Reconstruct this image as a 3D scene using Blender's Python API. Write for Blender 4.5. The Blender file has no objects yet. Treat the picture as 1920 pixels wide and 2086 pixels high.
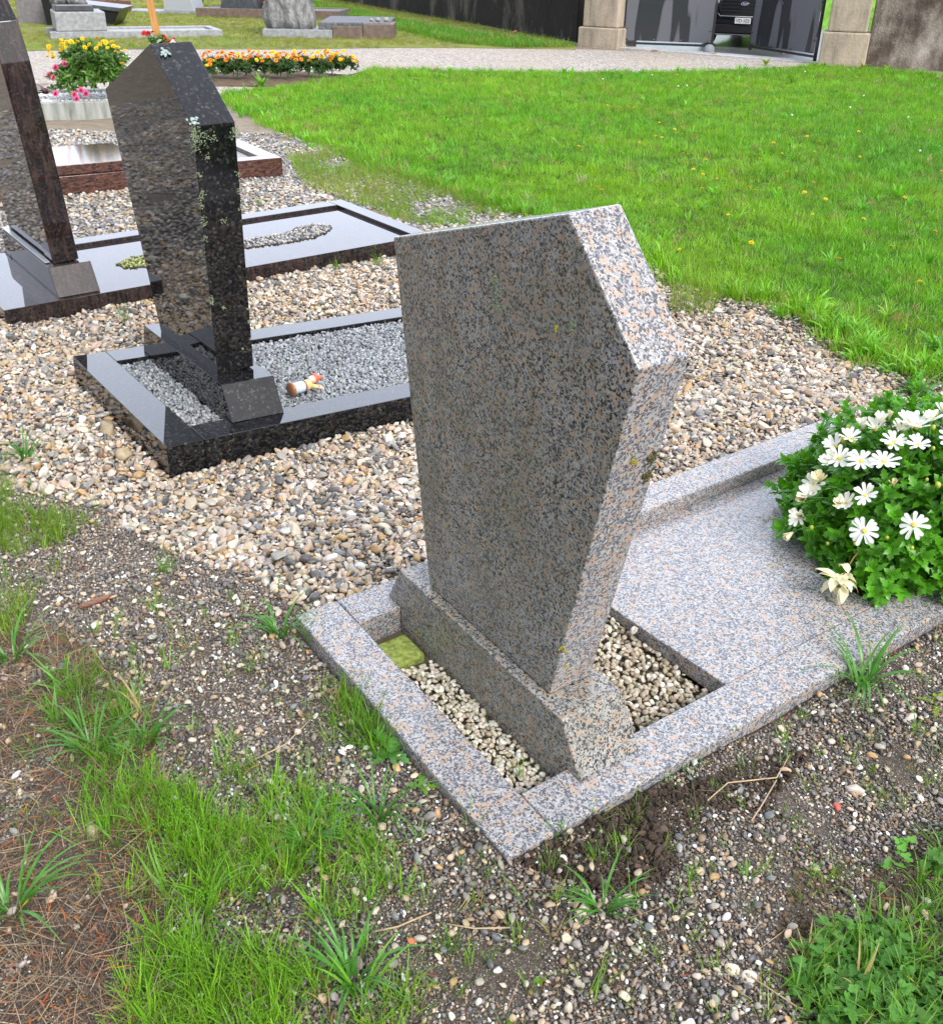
import bpy, bmesh, math, random
import numpy as np
from mathutils import Matrix, Vector, Euler
R = math.radians
rng = np.random.default_rng(7)
random.seed(7)
scn = bpy.context.scene
COL = scn.collection
# ------------------------------------------------------------------ camera
cd = bpy.data.cameras.new("camera")
cam = bpy.data.objects.new("camera", cd)
COL.objects.link(cam)
cd.sensor_fit = 'HORIZONTAL'
cd.sensor_width = 36.0
cd.lens = 36.0 * 2026.13 / 1920.0
cd.clip_start = 0.05
cd.clip_end = 400
cam.matrix_world = Matrix.Translation((0, 0, 1.6)) @ Matrix([(0.999846, -0.017577, -0.0), (0.008668, 0.493068, -0.869947), (0.015291, 0.869813, 0.493144)]).to_4x4()
scn.camera = cam
# ------------------------------------------------------------------ sky, sun, exposure
SUN_EL, SUN_AZ = 42.0, 145.0          # azimuth: degrees to the right of straight ahead (+Y)
world = bpy.data.worlds.new("World")
scn.world = world
world.use_nodes = True
wn, wl = world.node_tree.nodes, world.node_tree.links
bg = wn["Background"]
sky = wn.new("ShaderNodeTexSky")
sky.sky_type = 'NISHITA'
sky.sun_disc = False
sky.sun_elevation = R(SUN_EL)
sky.sun_rotation = R(SUN_AZ)
sky.air_density = 1.0
sky.dust_density = 8.0
hs = wn.new("ShaderNodeHueSaturation")
hs.inputs['Saturation'].default_value = 0.42
wl.new(sky.outputs[0], hs.inputs['Color'])
cloud = wn.new("ShaderNodeMix")          # an even cloud layer over the clear-sky gradient
cloud.data_type = 'RGBA'
cloud.inputs[0].default_value = .62
geo = wn.new("ShaderNodeTexCoord")        # the cloud layer is thinner, so brighter, low over the lawn side
dot = wn.new("ShaderNodeVectorMath")
dot.operation = 'DOT_PRODUCT'
dot.inputs[1].default_value = (-.12, .91, .40)
wl.new(geo.outputs['Generated'], dot.inputs[0])
mr = wn.new("ShaderNodeMapRange")
mr.interpolation_type = 'SMOOTHSTEP'
mr.inputs[1].default_value, mr.inputs[2].default_value = .45, 1.0
mr.inputs[3].default_value, mr.inputs[4].default_value = .9, 3.1
wl.new(dot.outputs['Value'], mr.inputs[0])
gain = wn.new("ShaderNodeVectorMath")
gain.operation = 'SCALE'
gain.inputs[0].default_value = (5.0, 5.5, 6.6)
wl.new(mr.outputs[0], gain.inputs['Scale'])
wl.new(gain.outputs[0], cloud.inputs[7])
wl.new(hs.outputs[0], cloud.inputs[6])
wl.new(cloud.outputs[2], bg.inputs[0])
bg.inputs[1].default_value = 0.125
sl = bpy.data.lights.new("sun", 'SUN')
sl.energy = 1.5
sl.angle = R(24)
sl.color = (1, .98, .96)
sun = bpy.data.objects.new("sun", sl)
COL.objects.link(sun)
sd = Vector((math.sin(R(SUN_AZ)) * math.cos(R(SUN_EL)), math.cos(R(SUN_AZ)) * math.cos(R(SUN_EL)), math.sin(R(SUN_EL))))
sun.rotation_euler = (-sd).to_track_quat('-Z', 'Y').to_euler()
sun.location = (0, 0, 20)
scn.view_settings.view_transform = 'Standard'
scn.view_settings.look = 'None'
scn.view_settings.exposure = 0.95
scn.view_settings.gamma = 1
scn.cycles.max_bounces = 6
scn.cycles.diffuse_bounces = 3
scn.cycles.glossy_bounces = 3
scn.cycles.transmission_bounces = 3
scn.cycles.caustics_reflective = False
scn.cycles.use_denoising = True

# ------------------------------------------------------------------ helpers
def tag(o, label=None, cat=None, group=None, kind=None):
    if label: o['label'] = label
    if cat: o['category'] = cat
    if group: o['group'] = group
    if kind: o['kind'] = kind
    return o

def empty(name, M=None, label=None, cat=None, group=None):
    o = bpy.data.objects.new(name, None)
    COL.objects.link(o)
    o.empty_display_size = .05
    if M is not None: o.matrix_world = M
    return tag(o, label, cat, group)

def link(name, me, mat=None, parent=None):
    if mat is not None:
        me.materials.clear()
        me.materials.append(mat)
    o = bpy.data.objects.new(name, me)
    COL.objects.link(o)
    if parent is not None: o.parent = parent
    return o

def frame(o, m):
    M = Matrix(m).to_4x4()
    M.translation = Vector(o)
    return M

def loc(x, y, z=0, rz=0):
    return Matrix.Translation((x, y, z)) @ Matrix.Rotation(rz, 4, 'Z')

def mesh(name, V, Fc, smooth=False):
    me = bpy.data.meshes.new(name)
    me.from_pydata([tuple(v) for v in V], [], [tuple(q) for q in Fc])
    me.validate()
    if smooth: me.polygons.foreach_set('use_smooth', [True] * len(me.polygons))
    me.update()
    return me

def bevelled(name, bm, off, seg=2, smooth=False):
    bmesh.ops.recalc_face_normals(bm, faces=bm.faces)
    if off > 0:
        bmesh.ops.bevel(bm, geom=list(bm.edges), offset=off, segments=seg, profile=.5, affect='EDGES', clamp_overlap=True)
    me = bpy.data.meshes.new(name)
    bm.to_mesh(me)
    bm.free()
    if smooth: me.polygons.foreach_set('use_smooth', [True] * len(me.polygons))
    return me

def prism(name, poly, a, b, axis=0, off=.004, seg=2):
    """closed polygon extruded between a and b along an axis; poly holds the other two coordinates"""
    bm = bmesh.new()
    def mk(p, t):
        c = list(p)
        c.insert(axis, t)
        return bm.verts.new(c)
    A = [mk(p, a) for p in poly]
    B = [mk(p, b) for p in poly]
    bm.faces.new(A)
    bm.faces.new(B[::-1])
    n = len(poly)
    for i in range(n):
        bm.faces.new((A[i], B[i], B[(i + 1) % n], A[(i + 1) % n]))
    return bevelled(name, bm, off, seg)

def box(name, x0, x1, y0, y1, z0, z1, off=.004, seg=2):
    return prism(name, [(x0, y0), (x1, y0), (x1, y1), (x0, y1)], z0, z1, 2, off, seg)

class MB:
    """collects vertices and faces, then links them as one mesh"""
    def __init__(s): s.V, s.F, s.n = [], [], 0
    def add(s, V, Fc):
        V = np.asarray(V, float)
        s.V.append(V)
        s.F += [tuple(i + s.n for i in q) for q in Fc]
        s.n += len(V)
    def me(s, name, smooth=True):
        return mesh(name, np.concatenate(s.V) if s.V else [], s.F, smooth)
    def tube(s, P, r, k=6, cap=True):
        P = np.asarray(P, float)
        rr = np.broadcast_to(np.asarray(r, float), (len(P),))
        V = []
        up = np.array([.3, .2, 1.])
        for i in range(len(P)):
            t = P[min(i + 1, len(P) - 1)] - P[max(i - 1, 0)]
            t = t / (np.linalg.norm(t) + 1e-9)
            a = np.cross(t, up)
            if np.linalg.norm(a) < 1e-3: a = np.cross(t, [1, 0, 0])
            a /= np.linalg.norm(a)
            b = np.cross(t, a)
            for j in range(k):
                an = 2 * math.pi * j / k
                V.append(P[i] + rr[i] * (math.cos(an) * a + math.sin(an) * b))
        Fc = []
        for i in range(len(P) - 1):
            for j in range(k):
                Fc.append((i * k + j, i * k + (j + 1) % k, (i + 1) * k + (j + 1) % k, (i + 1) * k + j))
        if cap:
            Fc += [tuple(range(k))[::-1], tuple((len(P) - 1) * k + j for j in range(k))]
        s.add(V, Fc)
    def ball(s, c, r, sub=2, jit=0., squash=None):
        V, Fc = ICO[sub]
        V = V * (1 + jit * rng.normal(size=(len(V), 1)))
        V = V * np.asarray(r if np.ndim(r) else (r, r, r))
        s.add(V + np.asarray(c), Fc)
    def boxx(s, x0, x1, y0, y1, z0, z1):
        V = [(x, y, z) for z in (z0, z1) for x, y in ((x0, y0), (x1, y0), (x1, y1), (x0, y1))]
        s.add(V, [(3, 2, 1, 0), (4, 5, 6, 7), (0, 1, 5, 4), (1, 2, 6, 5), (2, 3, 7, 6), (3, 0, 4, 7)])
    def blade(s, base, az, h, w, bend, n=4, fold=.25, tw=0.):
        """a grass blade or strap leaf: tapering, creased strip that arches over"""
        d = np.array([math.cos(az), math.sin(az), 0.])
        side = np.array([-math.sin(az + tw), math.cos(az + tw), 0.])
        V, Fc = [], []
        p = np.array(base, float)
        an = R(82) - bend * .15
        for i in range(n + 1):
            t = i / n
            ww = w * (0.55 + .9 * t - 1.42 * t * t) if t < 1 else w * .03
            ww = max(ww, w * .03)
            cdn = np.array([0, 0, -fold * ww]) + d * 0
            V += [p - side * ww * .5, p + cdn, p + side * ww * .5]
            p = p + (d * math.cos(an) + np.array([0, 0, math.sin(an)])) * h / n
            an -= bend / n * (0.5 + t)
        for i in range(n):
            a = i * 3
            Fc += [(a, a + 1, a + 4, a + 3), (a + 1, a + 2, a + 5, a + 4)]
        s.add(V, Fc)

def ico(sub):
    bm = bmesh.new()
    bmesh.ops.create_icosphere(bm, subdivisions=sub, radius=1)
    V = np.array([v.co[:] for v in bm.verts])
    Fc = [tuple(v.index for v in q.verts) for q in bm.faces]
    bm.free()
    return V, Fc
ICO = {k: ico(k) for k in (1, 2, 3, 4)}

def vnoise(x, y, s, seed=0):
    """smooth value noise 0..1"""
    x = np.asarray(x, float) * s + seed * 17.3
    y = np.asarray(y, float) * s + seed * 9.1
    def h(i, j):
        q = np.sin(i * 127.1 + j * 311.7 + seed * 74.7) * 43758.5453
        return q - np.floor(q)
    i, j = np.floor(x), np.floor(y)
    fx, fy = x - i, y - j
    fx, fy = fx * fx * (3 - 2 * fx), fy * fy * (3 - 2 * fy)
    return (h(i, j) * (1 - fx) + h(i + 1, j) * fx) * (1 - fy) + (h(i, j + 1) * (1 - fx) + h(i + 1, j + 1) * fx) * fy
def fnoise(x, y, s, seed=0):
    return .6 * vnoise(x, y, s, seed) + .28 * vnoise(x, y, s * 2.3, seed + 1) + .12 * vnoise(x, y, s * 5.1, seed + 2)

CT = np.array([(0.079, 1.29, 0.118), (0.488, 1.577, 0.106), (1.102, 2.007, 0.114), (1.717, 2.437, 0.126), (-0.432, 2.019, 0.102), (-0.179, 1.658, 0.096), (0.141, 2.42, 0.128), (0.878, 2.936, 0.139), (1.271, 3.212, 0.15), (-1.03, 3.014, 0.001), (-0.548, 3.37, -0.019), (-0.066, 3.726, -0.04), (0.577, 4.201, -0.073), (-1.648, 3.85, -0.0), (-1.327, 3.416, 0.001), (-0.845, 4.444, -0.028), (-2.204, 4.478, 0.011), (-1.481, 5.015, 0.023), (-0.839, 5.491, 0.033), (-0.357, 5.849, 0.04), (-0.889, 6.7, 0.06), (-1.916, 5.937, 0.034), (-0.9, 0.9, 0.1), (-0.4, 0.6, 0.1), (0, 0.6, 0.1), (0.5, 0.8, 0.1), (1.0, 1.0, 0.1), (1.5, 1.4, 0.1), (2.2, 2.0, 0.11), (-1.1, 1.6, 0.08), (-1.5, 2.2, 0.04), (-2, 2.8, 0), (2.6, 3.4, 0.08), (1.9, 3.7, 0.06), (1.2, 4.3, 0.02), (0.3, 5.6, 0), (-0.3, 7, 0), (-3, 6, 0), (-5, 8, 0), (-1, 9, 0), (1, 8, 0), (4, 6, 0), (6, 8, 0), (0, 12, 0), (-4, 12, 0), (4, 12, 0), (3.2, 4.6, 0.05), (-3.5, 3.5, 0)])
def zg(x, y):
    x = np.asarray(x, float)
    y = np.asarray(y, float)
    w = 1 / ((x[..., None] - CT[:, 0])**2 + (y[..., None] - CT[:, 1])**2 + .01)**1.5
    return (w * CT[:, 2]).sum(-1) / w.sum(-1)

def inpoly(x, y, P):
    P = np.asarray(P)
    c = np.zeros(np.shape(x), bool)
    j = len(P) - 1
    for i in range(len(P)):
        xi, yi, xj, yj = P[i][0], P[i][1], P[j][0], P[j][1]
        with np.errstate(divide='ignore', invalid='ignore'):
            k = ((yi > y) != (yj > y)) & (x < (xj - xi) * (y - yi) / (yj - yi + 1e-12) + xi)
        c ^= k
        j = i
    return c

def grid_pts(P, sp, jit=.5):
    P = np.asarray(P)
    x0, y0 = P.min(0)
    x1, y1 = P.max(0)
    X, Y = np.meshgrid(np.arange(x0, x1, sp), np.arange(y0, y1, sp))
    X, Y = X.ravel(), Y.ravel()
    X = X + rng.uniform(-jit, jit, len(X)) * sp
    Y = Y + rng.uniform(-jit, jit, len(Y)) * sp
    k = inpoly(X, Y, P)
    return X[k], Y[k]

# ------------------------------------------------------------------ grave frames
MG = frame((0.0789, 1.2901, 0.1296), [(0.8188, -0.57406, -0.0047), (0.57361, 0.81844, -0.03367), (0.02318, 0.02487, 0.99942)])
MBk = frame((-1.0301, 3.014, 0.1215), [(0.8034, -0.59429, 0.03699), (0.59356, 0.80425, 0.02952), (-0.04729, -0.00176, 0.99888)])
MC = frame((-1.9629, 4.6571, 0.1), [(0.80297, -0.59597, -0.00775), (0.59589, 0.803, -0.01061), (0.01254, 0.0039, 0.99991)])
GW, GLn, GC = 0.8907, 2.0833, .115
BW, BL, BC_ = 1.0367, 2.0, .134
CW, CL0, CL = 1.01, -.293, 2.0833
def local(M, x, y, z=None):
    Mi = np.array(M.inverted())
    z = np.zeros_like(x) if z is None else z
    P = np.stack([x, y, z + .1, np.ones_like(x)])
    return (Mi @ P)[:3]
def in_rect(M, x, y, u0, u1, v0, v1):
    q = local(M, x, y)
    return (q[0] > u0) & (q[0] < u1) & (q[1] > v0) & (q[1] < v1)
def in_grave(x, y, m=0.):
    return (in_rect(MG, x, y, -m, GLn + m, -m, GW + m) | in_rect(MBk, x, y, -m, BL + m, -m, BW + m)
            | in_rect(MC, x, y, CL0 - m, CL + m, -m, CW + m))

# ------------------------------------------------------------------ materials
class N:
    """thin wrapper round a node tree"""
    def __init__(s, name):
        s.m = bpy.data.materials.new(name)
        s.m.use_nodes = True
        s.t = s.m.node_tree
        s.b = s.t.nodes["Principled BSDF"]
        s.out = s.t.nodes["Material Output"]
    def n(s, typ, **kw):
        q = s.t.nodes.new(typ)
        for k, v in kw.items(): setattr(q, k, v)
        return q
    def l(s, a, b): s.t.links.new(a, b)
    def set(s, sock, v):
        if isinstance(v, bpy.types.NodeSocket): s.l(v, sock)
        else: sock.default_value = v
    def coord(s, kind='Object'): return s.n('ShaderNodeTexCoord').outputs[kind]
    def mapping(s, v, scale):
        q = s.n('ShaderNodeMapping')
        s.l(v, q.inputs[0])
        q.inputs['Scale'].default_value = scale
        return q.outputs[0]
    def noise(s, v, scale, detail=3, rough=.5, out='Fac', dist=0):
        q = s.n('ShaderNodeTexNoise')
        s.l(v, q.inputs['Vector'])
        q.inputs['Scale'].default_value = scale
        q.inputs['Detail'].default_value = detail
        q.inputs['Roughness'].default_value = rough
        q.inputs['Distortion'].default_value = dist
        return q.outputs[out]
    def vor(s, v, scale, out='Color', feat='F1', rand=1):
        q = s.n('ShaderNodeTexVoronoi', feature=feat)
        s.l(v, q.inputs['Vector'])
        q.inputs['Scale'].default_value = scale
        q.inputs['Randomness'].default_value = rand
        return q.outputs[out]
    def sep(s, c, i=0):
        q = s.n('ShaderNodeSeparateColor')
        s.l(c, q.inputs[0])
        return q.outputs[i]
    def ramp(s, fac, stops, interp='LINEAR'):
        q = s.n('ShaderNodeValToRGB')
        q.color_ramp.interpolation = interp
        e = q.color_ramp.elements
        while len(e) < len(stops): e.new(.5)
        for i, (p, c) in enumerate(stops):
            e[i].position = p
            c = (c, c, c) if np.ndim(c) == 0 else c
            e[i].color = (*c[:3], 1)
        s.l(fac, q.inputs[0])
        return q.outputs[0]
    def mix(s, fac, a, b, mode='MIX'):
        q = s.n('ShaderNodeMix', data_type='RGBA', blend_type=mode)
        s.set(q.inputs[0], fac)
        s.set(q.inputs[6], a if isinstance(a, bpy.types.NodeSocket) else (*a, 1))
        s.set(q.inputs[7], b if isinstance(b, bpy.types.NodeSocket) else (*b, 1))
        return q.outputs[2]
    def math(s, op, a, b=0.):
        q = s.n('ShaderNodeMath', operation=op)
        s.set(q.inputs[0], a)
        s.set(q.inputs[1], b)
        return q.outputs[0]
    def vadd(s, a, b, k):
        q = s.n('ShaderNodeVectorMath', operation='MULTIPLY_ADD')
        s.l(b, q.inputs[0])
        q.inputs[1].default_value = (k, k, k)
        s.l(a, q.inputs[2])
        return q.outputs[0]
    def bump(s, h, strength=.3, dist=.002):
        q = s.n('ShaderNodeBump')
        q.inputs['Strength'].default_value = strength
        q.inputs['Distance'].default_value = dist
        s.l(h, q.inputs['Height'])
        s.l(q.outputs[0], s.b.inputs['Normal'])
    def attr(s, name, typ='GEOMETRY', out='Color'):
        q = s.n('ShaderNodeAttribute', attribute_type=typ, attribute_name=name)
        return q.outputs[out]
    def fin(s, col=None, rough=.5, spec=.5, metal=0., ior=None):
        if col is not None: s.set(s.b.inputs['Base Color'], col if isinstance(col, bpy.types.NodeSocket) else (*col, 1))
        s.set(s.b.inputs['Roughness'], rough)
        s.b.inputs['Specular IOR Level'].default_value = spec
        s.b.inputs['Metallic'].default_value = metal
        if ior: s.b.inputs['IOR'].default_value = ior
        return s.m

def plain(name, col, rough=.5, spec=.5, metal=0., var=.15, scale=40, bump=0.):
    q = N(name)
    co = q.coord()
    nz = q.noise(co, scale, 4)
    c = q.mix(q.ramp(nz, [(.3, 0), (.7, 1)]), tuple(v * (1 - var) for v in col), tuple(min(1, v * (1 + var)) for v in col))
    if bump: q.bump(nz, bump, .004)
    return q.fin(c, rough, spec, metal)

def granite(name, grime_shade=0., rough=.2):
    q = N(name)
    co = q.coord()
    d = q.vadd(co, q.noise(co, 130, 3, out='Color'), .012)
    d2 = q.vadd(co, q.noise(co, 260, 3, .6, out='Color'), .0075)
    r1 = q.sep(q.vor(d2, 225), 0)
    base = q.ramp(r1, [(0, (.16, .165, .19)), (.20, (.28, .285, .31)), (.42, (.38, .38, .39)), (.62, (.45, .43, .41)), (.84, (.50, .49, .48))], 'CONSTANT')
    r2 = q.sep(q.vor(d, 92), 0)
    base = q.mix(q.ramp(r2, [(.76, 0), (.761, .85)], 'CONSTANT'), base, (.48, .36, .275))
    r3 = q.sep(q.vor(d2, 280), 1)
    cl = q.noise(co, 45, 2)
    thr = q.math('GREATER_THAN', q.math('ADD', r3, q.math('MULTIPLY', cl, .5)), 1.0)
    base = q.mix(thr, base, (.025, .026, .03) if grime_shade else (.11, .112, .125))
    fine = q.noise(co, 420, 2)
    base = q.mix(.25, base, q.ramp(fine, [(.3, .1), (.7, .75)]), 'MULTIPLY')
    if grime_shade:
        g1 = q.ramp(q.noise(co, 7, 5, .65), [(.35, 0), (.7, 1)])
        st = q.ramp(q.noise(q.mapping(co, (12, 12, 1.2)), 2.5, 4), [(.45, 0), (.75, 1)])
        base = q.mix(1., base, (.88, .88, .83), 'MULTIPLY')  # darkens the whole stone for shade; blotches and streaks below are grime
        base = q.mix(q.math('MULTIPLY', g1, grime_shade), base, (.13, .12, .07))
        base = q.mix(q.math('MULTIPLY', st, grime_shade * .6), base, (.09, .08, .055))
    q.bump(q.noise(co, 260, 3), .08, .001)
    rg = q.ramp(q.noise(co, 9, 4), [(.3, rough * .75), (.7, rough * 1.3)])
    return q.fin(base, rg, .42)

def black_granite(name, vein=False):
    q = N(name)
    co = q.coord()
    d = q.vadd(co, q.noise(co, 60, 3, out='Color'), .012)
    if vein:
        w = q.noise(q.mapping(co, (14, 2.2, 3.2)), 3.2, 6, .62, dist=1.1)
        c = q.ramp(w, [(.40, (.012, .010, .011)), (.52, (.022, .015, .014)), (.60, (.05, .030, .026)), (.66, (.024, .017, .016)), (.8, (.012, .011, .013))])
        sp = q.sep(q.vor(d, 170), 0)
        c = q.mix(q.ramp(sp, [(.90, 0), (.92, .4)], 'CONSTANT'), c, (.08, .07, .07))
    else:
        r1 = q.sep(q.vor(d, 125), 0)
        c = q.ramp(r1, [(0, (.006, .006, .007)), (.55, (.011, .011, .012)), (.78, (.018, .018, .018)), (.93, (.034, .034, .034))], 'CONSTANT')
        r2 = q.sep(q.vor(d, 120), 1)
        c = q.mix(q.ramp(r2, [(.97, 0), (.975, .6)], 'CONSTANT'), c, (.09, .08, .06))
    rg = q.ramp(q.noise(co, 30, 5, .6), [(.35, .012), (.75, .05)])
    return q.fin(c, rg, .5, ior=1.52)

def leaf_mat(name, col, inst=False, trans=.35, rough=.42, var=.25, scale=30):
    q = N(name)
    if inst:
        c = q.attr('col', 'INSTANCER')
    else:
        co = q.coord()
        nz = q.noise(co, scale, 3)
        c = q.mix(q.ramp(nz, [(.3, 0), (.7, 1)]), tuple(v * (1 - var) for v in col), tuple(v * (1 + var) for v in col))
    q.fin(c, rough, .45)
    tr = q.n('ShaderNodeBsdfTranslucent')
    tc = q.mix(1., c, (1.25, 1.15, .55), 'MULTIPLY')
    q.l(tc, tr.inputs['Color'])
    ms = q.n('ShaderNodeMixShader')
    ms.inputs[0].default_value = trans
    q.l(q.b.outputs[0], ms.inputs[1])
    q.l(tr.outputs[0], ms.inputs[2])
    q.l(ms.outputs[0], q.out.inputs['Surface'])
    return q.m

def inst_mat(name, rough=.5, spec=.5, nscale=2.2, namt=.35):
    q = N(name)
    c = q.attr('col', 'INSTANCER')
    co = q.coord()
    nz = q.noise(co, nscale, 4, .6)
    c = q.mix(namt, c, q.ramp(nz, [(.25, .45), (.75, 1.)]), 'MULTIPLY')
    return q.fin(c, rough, spec)

M_granite = granite('pink_grey_granite')
M_granite_d = granite('grimy_shaded_granite', .42, .30)  # darker copy of the granite: painted shade plus grime
M_black = black_granite('polished_black_granite')
M_vein = black_granite('veined_dark_granite', True)
M_red = N('red_brown_granite')
_c = M_red.coord()
M_red = M_red.fin(M_red.ramp(M_red.noise(M_red.mapping(_c, (3, 3, 9)), 7, 6, .65, dist=1.2), [(.38, (.02, .014, .013)), (.5, (.07, .035, .028)), (.6, (.16, .07, .05)), (.75, (.05, .03, .028))]), .1, .5)
M_peb = inst_mat('pebble_stone', .38, .5)
M_chip = inst_mat('stone_chip', .5, .5)
M_soilb = inst_mat('soil_clod', .85, .2)
M_straw = inst_mat('dry_straw', .7, .25, 60, .1)
M_lawn = leaf_mat('lawn_grass', None, True)
M_grassA = leaf_mat('fresh_grass', (.13, .31, .02))
M_grassB = leaf_mat('broad_grass', (.085, .26, .035), rough=.3)
M_grassC = leaf_mat('yellow_grass', (.21, .31, .03))
M_clover = leaf_mat('clover_leaf', None, True, .3, .6)
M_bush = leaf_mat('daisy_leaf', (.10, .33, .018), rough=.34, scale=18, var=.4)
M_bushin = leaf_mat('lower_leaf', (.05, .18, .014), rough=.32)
M_petal = leaf_mat('white_petal', (.82, .83, .82), trans=.25, var=.03)
M_cream = leaf_mat('cream_petal', (.78, .74, .52), trans=.25, var=.08)
M_ycent = plain('yellow_centre', (.72, .58, .10), .7, bump=.6, scale=700)
M_bud = plain('green_bud', (.38, .42, .05), .5)
M_yel = leaf_mat('yellow_petal', (.88, .62, .008), trans=.25, var=.08)
M_ora = leaf_mat('orange_petal', (.80, .27, .008), trans=.25)
M_pink = leaf_mat('pink_petal', (.75, .12, .28), trans=.25)
M_mag = leaf_mat('dark_red_petal', (.30, .01, .07), trans=.2)
M_redf = leaf_mat('red_leaf', (.55, .04, .035), trans=.2)
M_lich = plain('grey_green_lichen', (.20, .25, .15), .9, .1, var=.35, scale=160)
M_lichy = plain('yellow_lichen', (.40, .36, .04), .9, .1, var=.35, scale=160)
M_moss = plain('moss_green', (.24, .29, .07), .95, .1, var=.4, scale=90, bump=.8)

# ------------------------------------------------------------------ scatter (only for what nobody could count)
PROTO = bpy.data.collections.new("scatter_sources")   # kept out of the scene
def protos(key, meshes, mat):
    c = bpy.data.collections.new(key)
    for i, me in enumerate(meshes):
        me.materials.clear()
        me.materials.append(mat)
        o = bpy.data.objects.new("%s_%03d" % (key, i), me)
        c.objects.link(o)
    return c

def scatter(name, label, cat, P, rot, scl, col, coll, idx, kind='stuff'):
    me = bpy.data.meshes.new(name)
    n = len(P)
    me.vertices.add(n)
    me.vertices.foreach_set('co', np.asarray(P, np.float32).ravel())
    a = me.attributes.new('rot', 'FLOAT_VECTOR', 'POINT')
    a.data.foreach_set('vector', np.asarray(rot, np.float32).ravel())
    a = me.attributes.new('scl', 'FLOAT_VECTOR', 'POINT')
    scl = np.asarray(scl, np.float32)
    if scl.ndim == 1: scl = np.repeat(scl[:, None], 3, 1)
    a.data.foreach_set('vector', np.ascontiguousarray(scl).ravel())
    a = me.attributes.new('idx', 'INT', 'POINT')
    a.data.foreach_set('value', np.asarray(idx, np.int32))
    a = me.attributes.new('col', 'FLOAT_COLOR', 'POINT')
    c4 = np.ones((n, 4), np.float32)
    c4[:, :3] = col
    a.data.foreach_set('color', c4.ravel())
    o = link(name, me)
    gt = bpy.data.node_groups.new(name, 'GeometryNodeTree')
    gt.interface.new_socket('Geometry', in_out='INPUT', socket_type='NodeSocketGeometry')
    gt.interface.new_socket('Geometry', in_out='OUTPUT', socket_type='NodeSocketGeometry')
    nn, ll = gt.nodes, gt.links
    gi, go = nn.new('NodeGroupInput'), nn.new('NodeGroupOutput')
    ip = nn.new('GeometryNodeInstanceOnPoints')
    ci = nn.new('GeometryNodeCollectionInfo')
    ci.inputs['Collection'].default_value = coll
    ci.inputs['Separate Children'].default_value = True
    ci.inputs['Reset Children'].default_value = True
    def na(nm, t):
        q = nn.new('GeometryNodeInputNamedAttribute')
        q.data_type = t
        q.inputs['Name'].default_value = nm
        return q.outputs['Attribute']
    e = nn.new('FunctionNodeEulerToRotation')
    ll.new(na('rot', 'FLOAT_VECTOR'), e.inputs[0])
    ll.new(gi.outputs[0], ip.inputs['Points'])
    ll.new(ci.outputs[0], ip.inputs['Instance'])
    ip.inputs['Pick Instance'].default_value = True
    ll.new(na('idx', 'INT'), ip.inputs['Instance Index'])
    ll.new(e.outputs[0], ip.inputs['Rotation'])
    ll.new(na('scl', 'FLOAT_VECTOR'), ip.inputs['Scale'])
    ll.new(ip.outputs[0], go.inputs[0])
    md = o.modifiers.new('scatter', 'NODES')
    md.node_group = gt
    return tag(o, label, cat, kind=kind)

def stone_mesh(name, sub, cuts, noise, flat, seed):
    r = np.random.default_rng(seed)
    V, Fc = ICO[sub]
    V = V.copy()
    for _ in range(cuts):
        n = r.normal(size=3)
        n /= np.linalg.norm(n)
        d = V @ n
        lim = r.uniform(.55, .85)
        k = d > lim
        V[k] -= np.outer((d[k] - lim) * .92, n)
    ph = r.uniform(0, 6, (3, 3))
    for i in range(3):
        V = V * (1 + noise * (np.sin(V @ r.normal(size=3) * 2.2 + ph[i, 0])[:, None]))
    V[:, 2] *= flat
    V[:, 1] *= r.uniform(.66, .92)
    return mesh(name, V, Fc, True)
C_PEB = protos('round_pebble', [stone_mesh('round_pebble', 3, 4, .07, (.45, .55, .66)[i % 3], 50 + i) for i in range(12)], M_peb)
C_CHIP = protos('angular_chip', [stone_mesh('angular_chip', 2, 9, .05, (.42, .55, .65)[i % 3], 80 + i) for i in range(15)], M_chip)
C_CLOD = protos('earth_clod', [stone_mesh('earth_clod', 3, 5, .26, .7, 120 + i) for i in range(8)], M_soilb)

def pick(pal, w, n):
    pal = np.array(pal)
    w = np.array(w, float)
    k = rng.choice(len(pal), n, p=w / w.sum())
    c = pal[k] * rng.uniform(.78, 1.2, (n, 1)) * rng.uniform(.95, 1.05, (n, 3))
    return np.clip(c, .005, .85)
PAL_PALE = [(.45, .34, .22), (.58, .50, .39), (.31, .29, .26), (.11, .11, .115), (.47, .29, .11), (.72, .70, .66), (.21, .145, .095), (.18, .20, .225), (.43, .39, .34), (.50, .38, .29)]
PAL_PALE = [tuple((.82 * v + .18 * sum(q) / 3) * w for v, w in zip(q, (1.0, .955, .89))) for q in PAL_PALE]
W_PALE = [.20, .20, .15, .10, .08, .08, .04, .05, .10, .06]
PAL_FINE = [(.10, .092, .085), (.18, .165, .145), (.22, .155, .10), (.40, .34, .26), (.68, .65, .60), (.055, .05, .047), (.15, .10, .065), (.28, .25, .215), (.125, .13, .14)]
PAL_FINE = [tuple(min(.8, 1.3 * v * w) for v, w in zip(q, (1.03, 1.0, .96))) for q in PAL_FINE]
W_FINE = [.22, .20, .12, .07, .04, .13, .07, .09, .07]
PAL_GREY = [(.20, .20, .20), (.30, .29, .28), (.42, .39, .35), (.11, .11, .11), (.50, .47, .42), (.34, .27, .19)]
W_GREY = [.25, .25, .15, .15, .12, .08]

def flat_rot(n, tilt):
    return np.stack([rng.normal(0, tilt, n), rng.normal(0, tilt, n), rng.uniform(0, 6.283, n)], 1)

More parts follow.
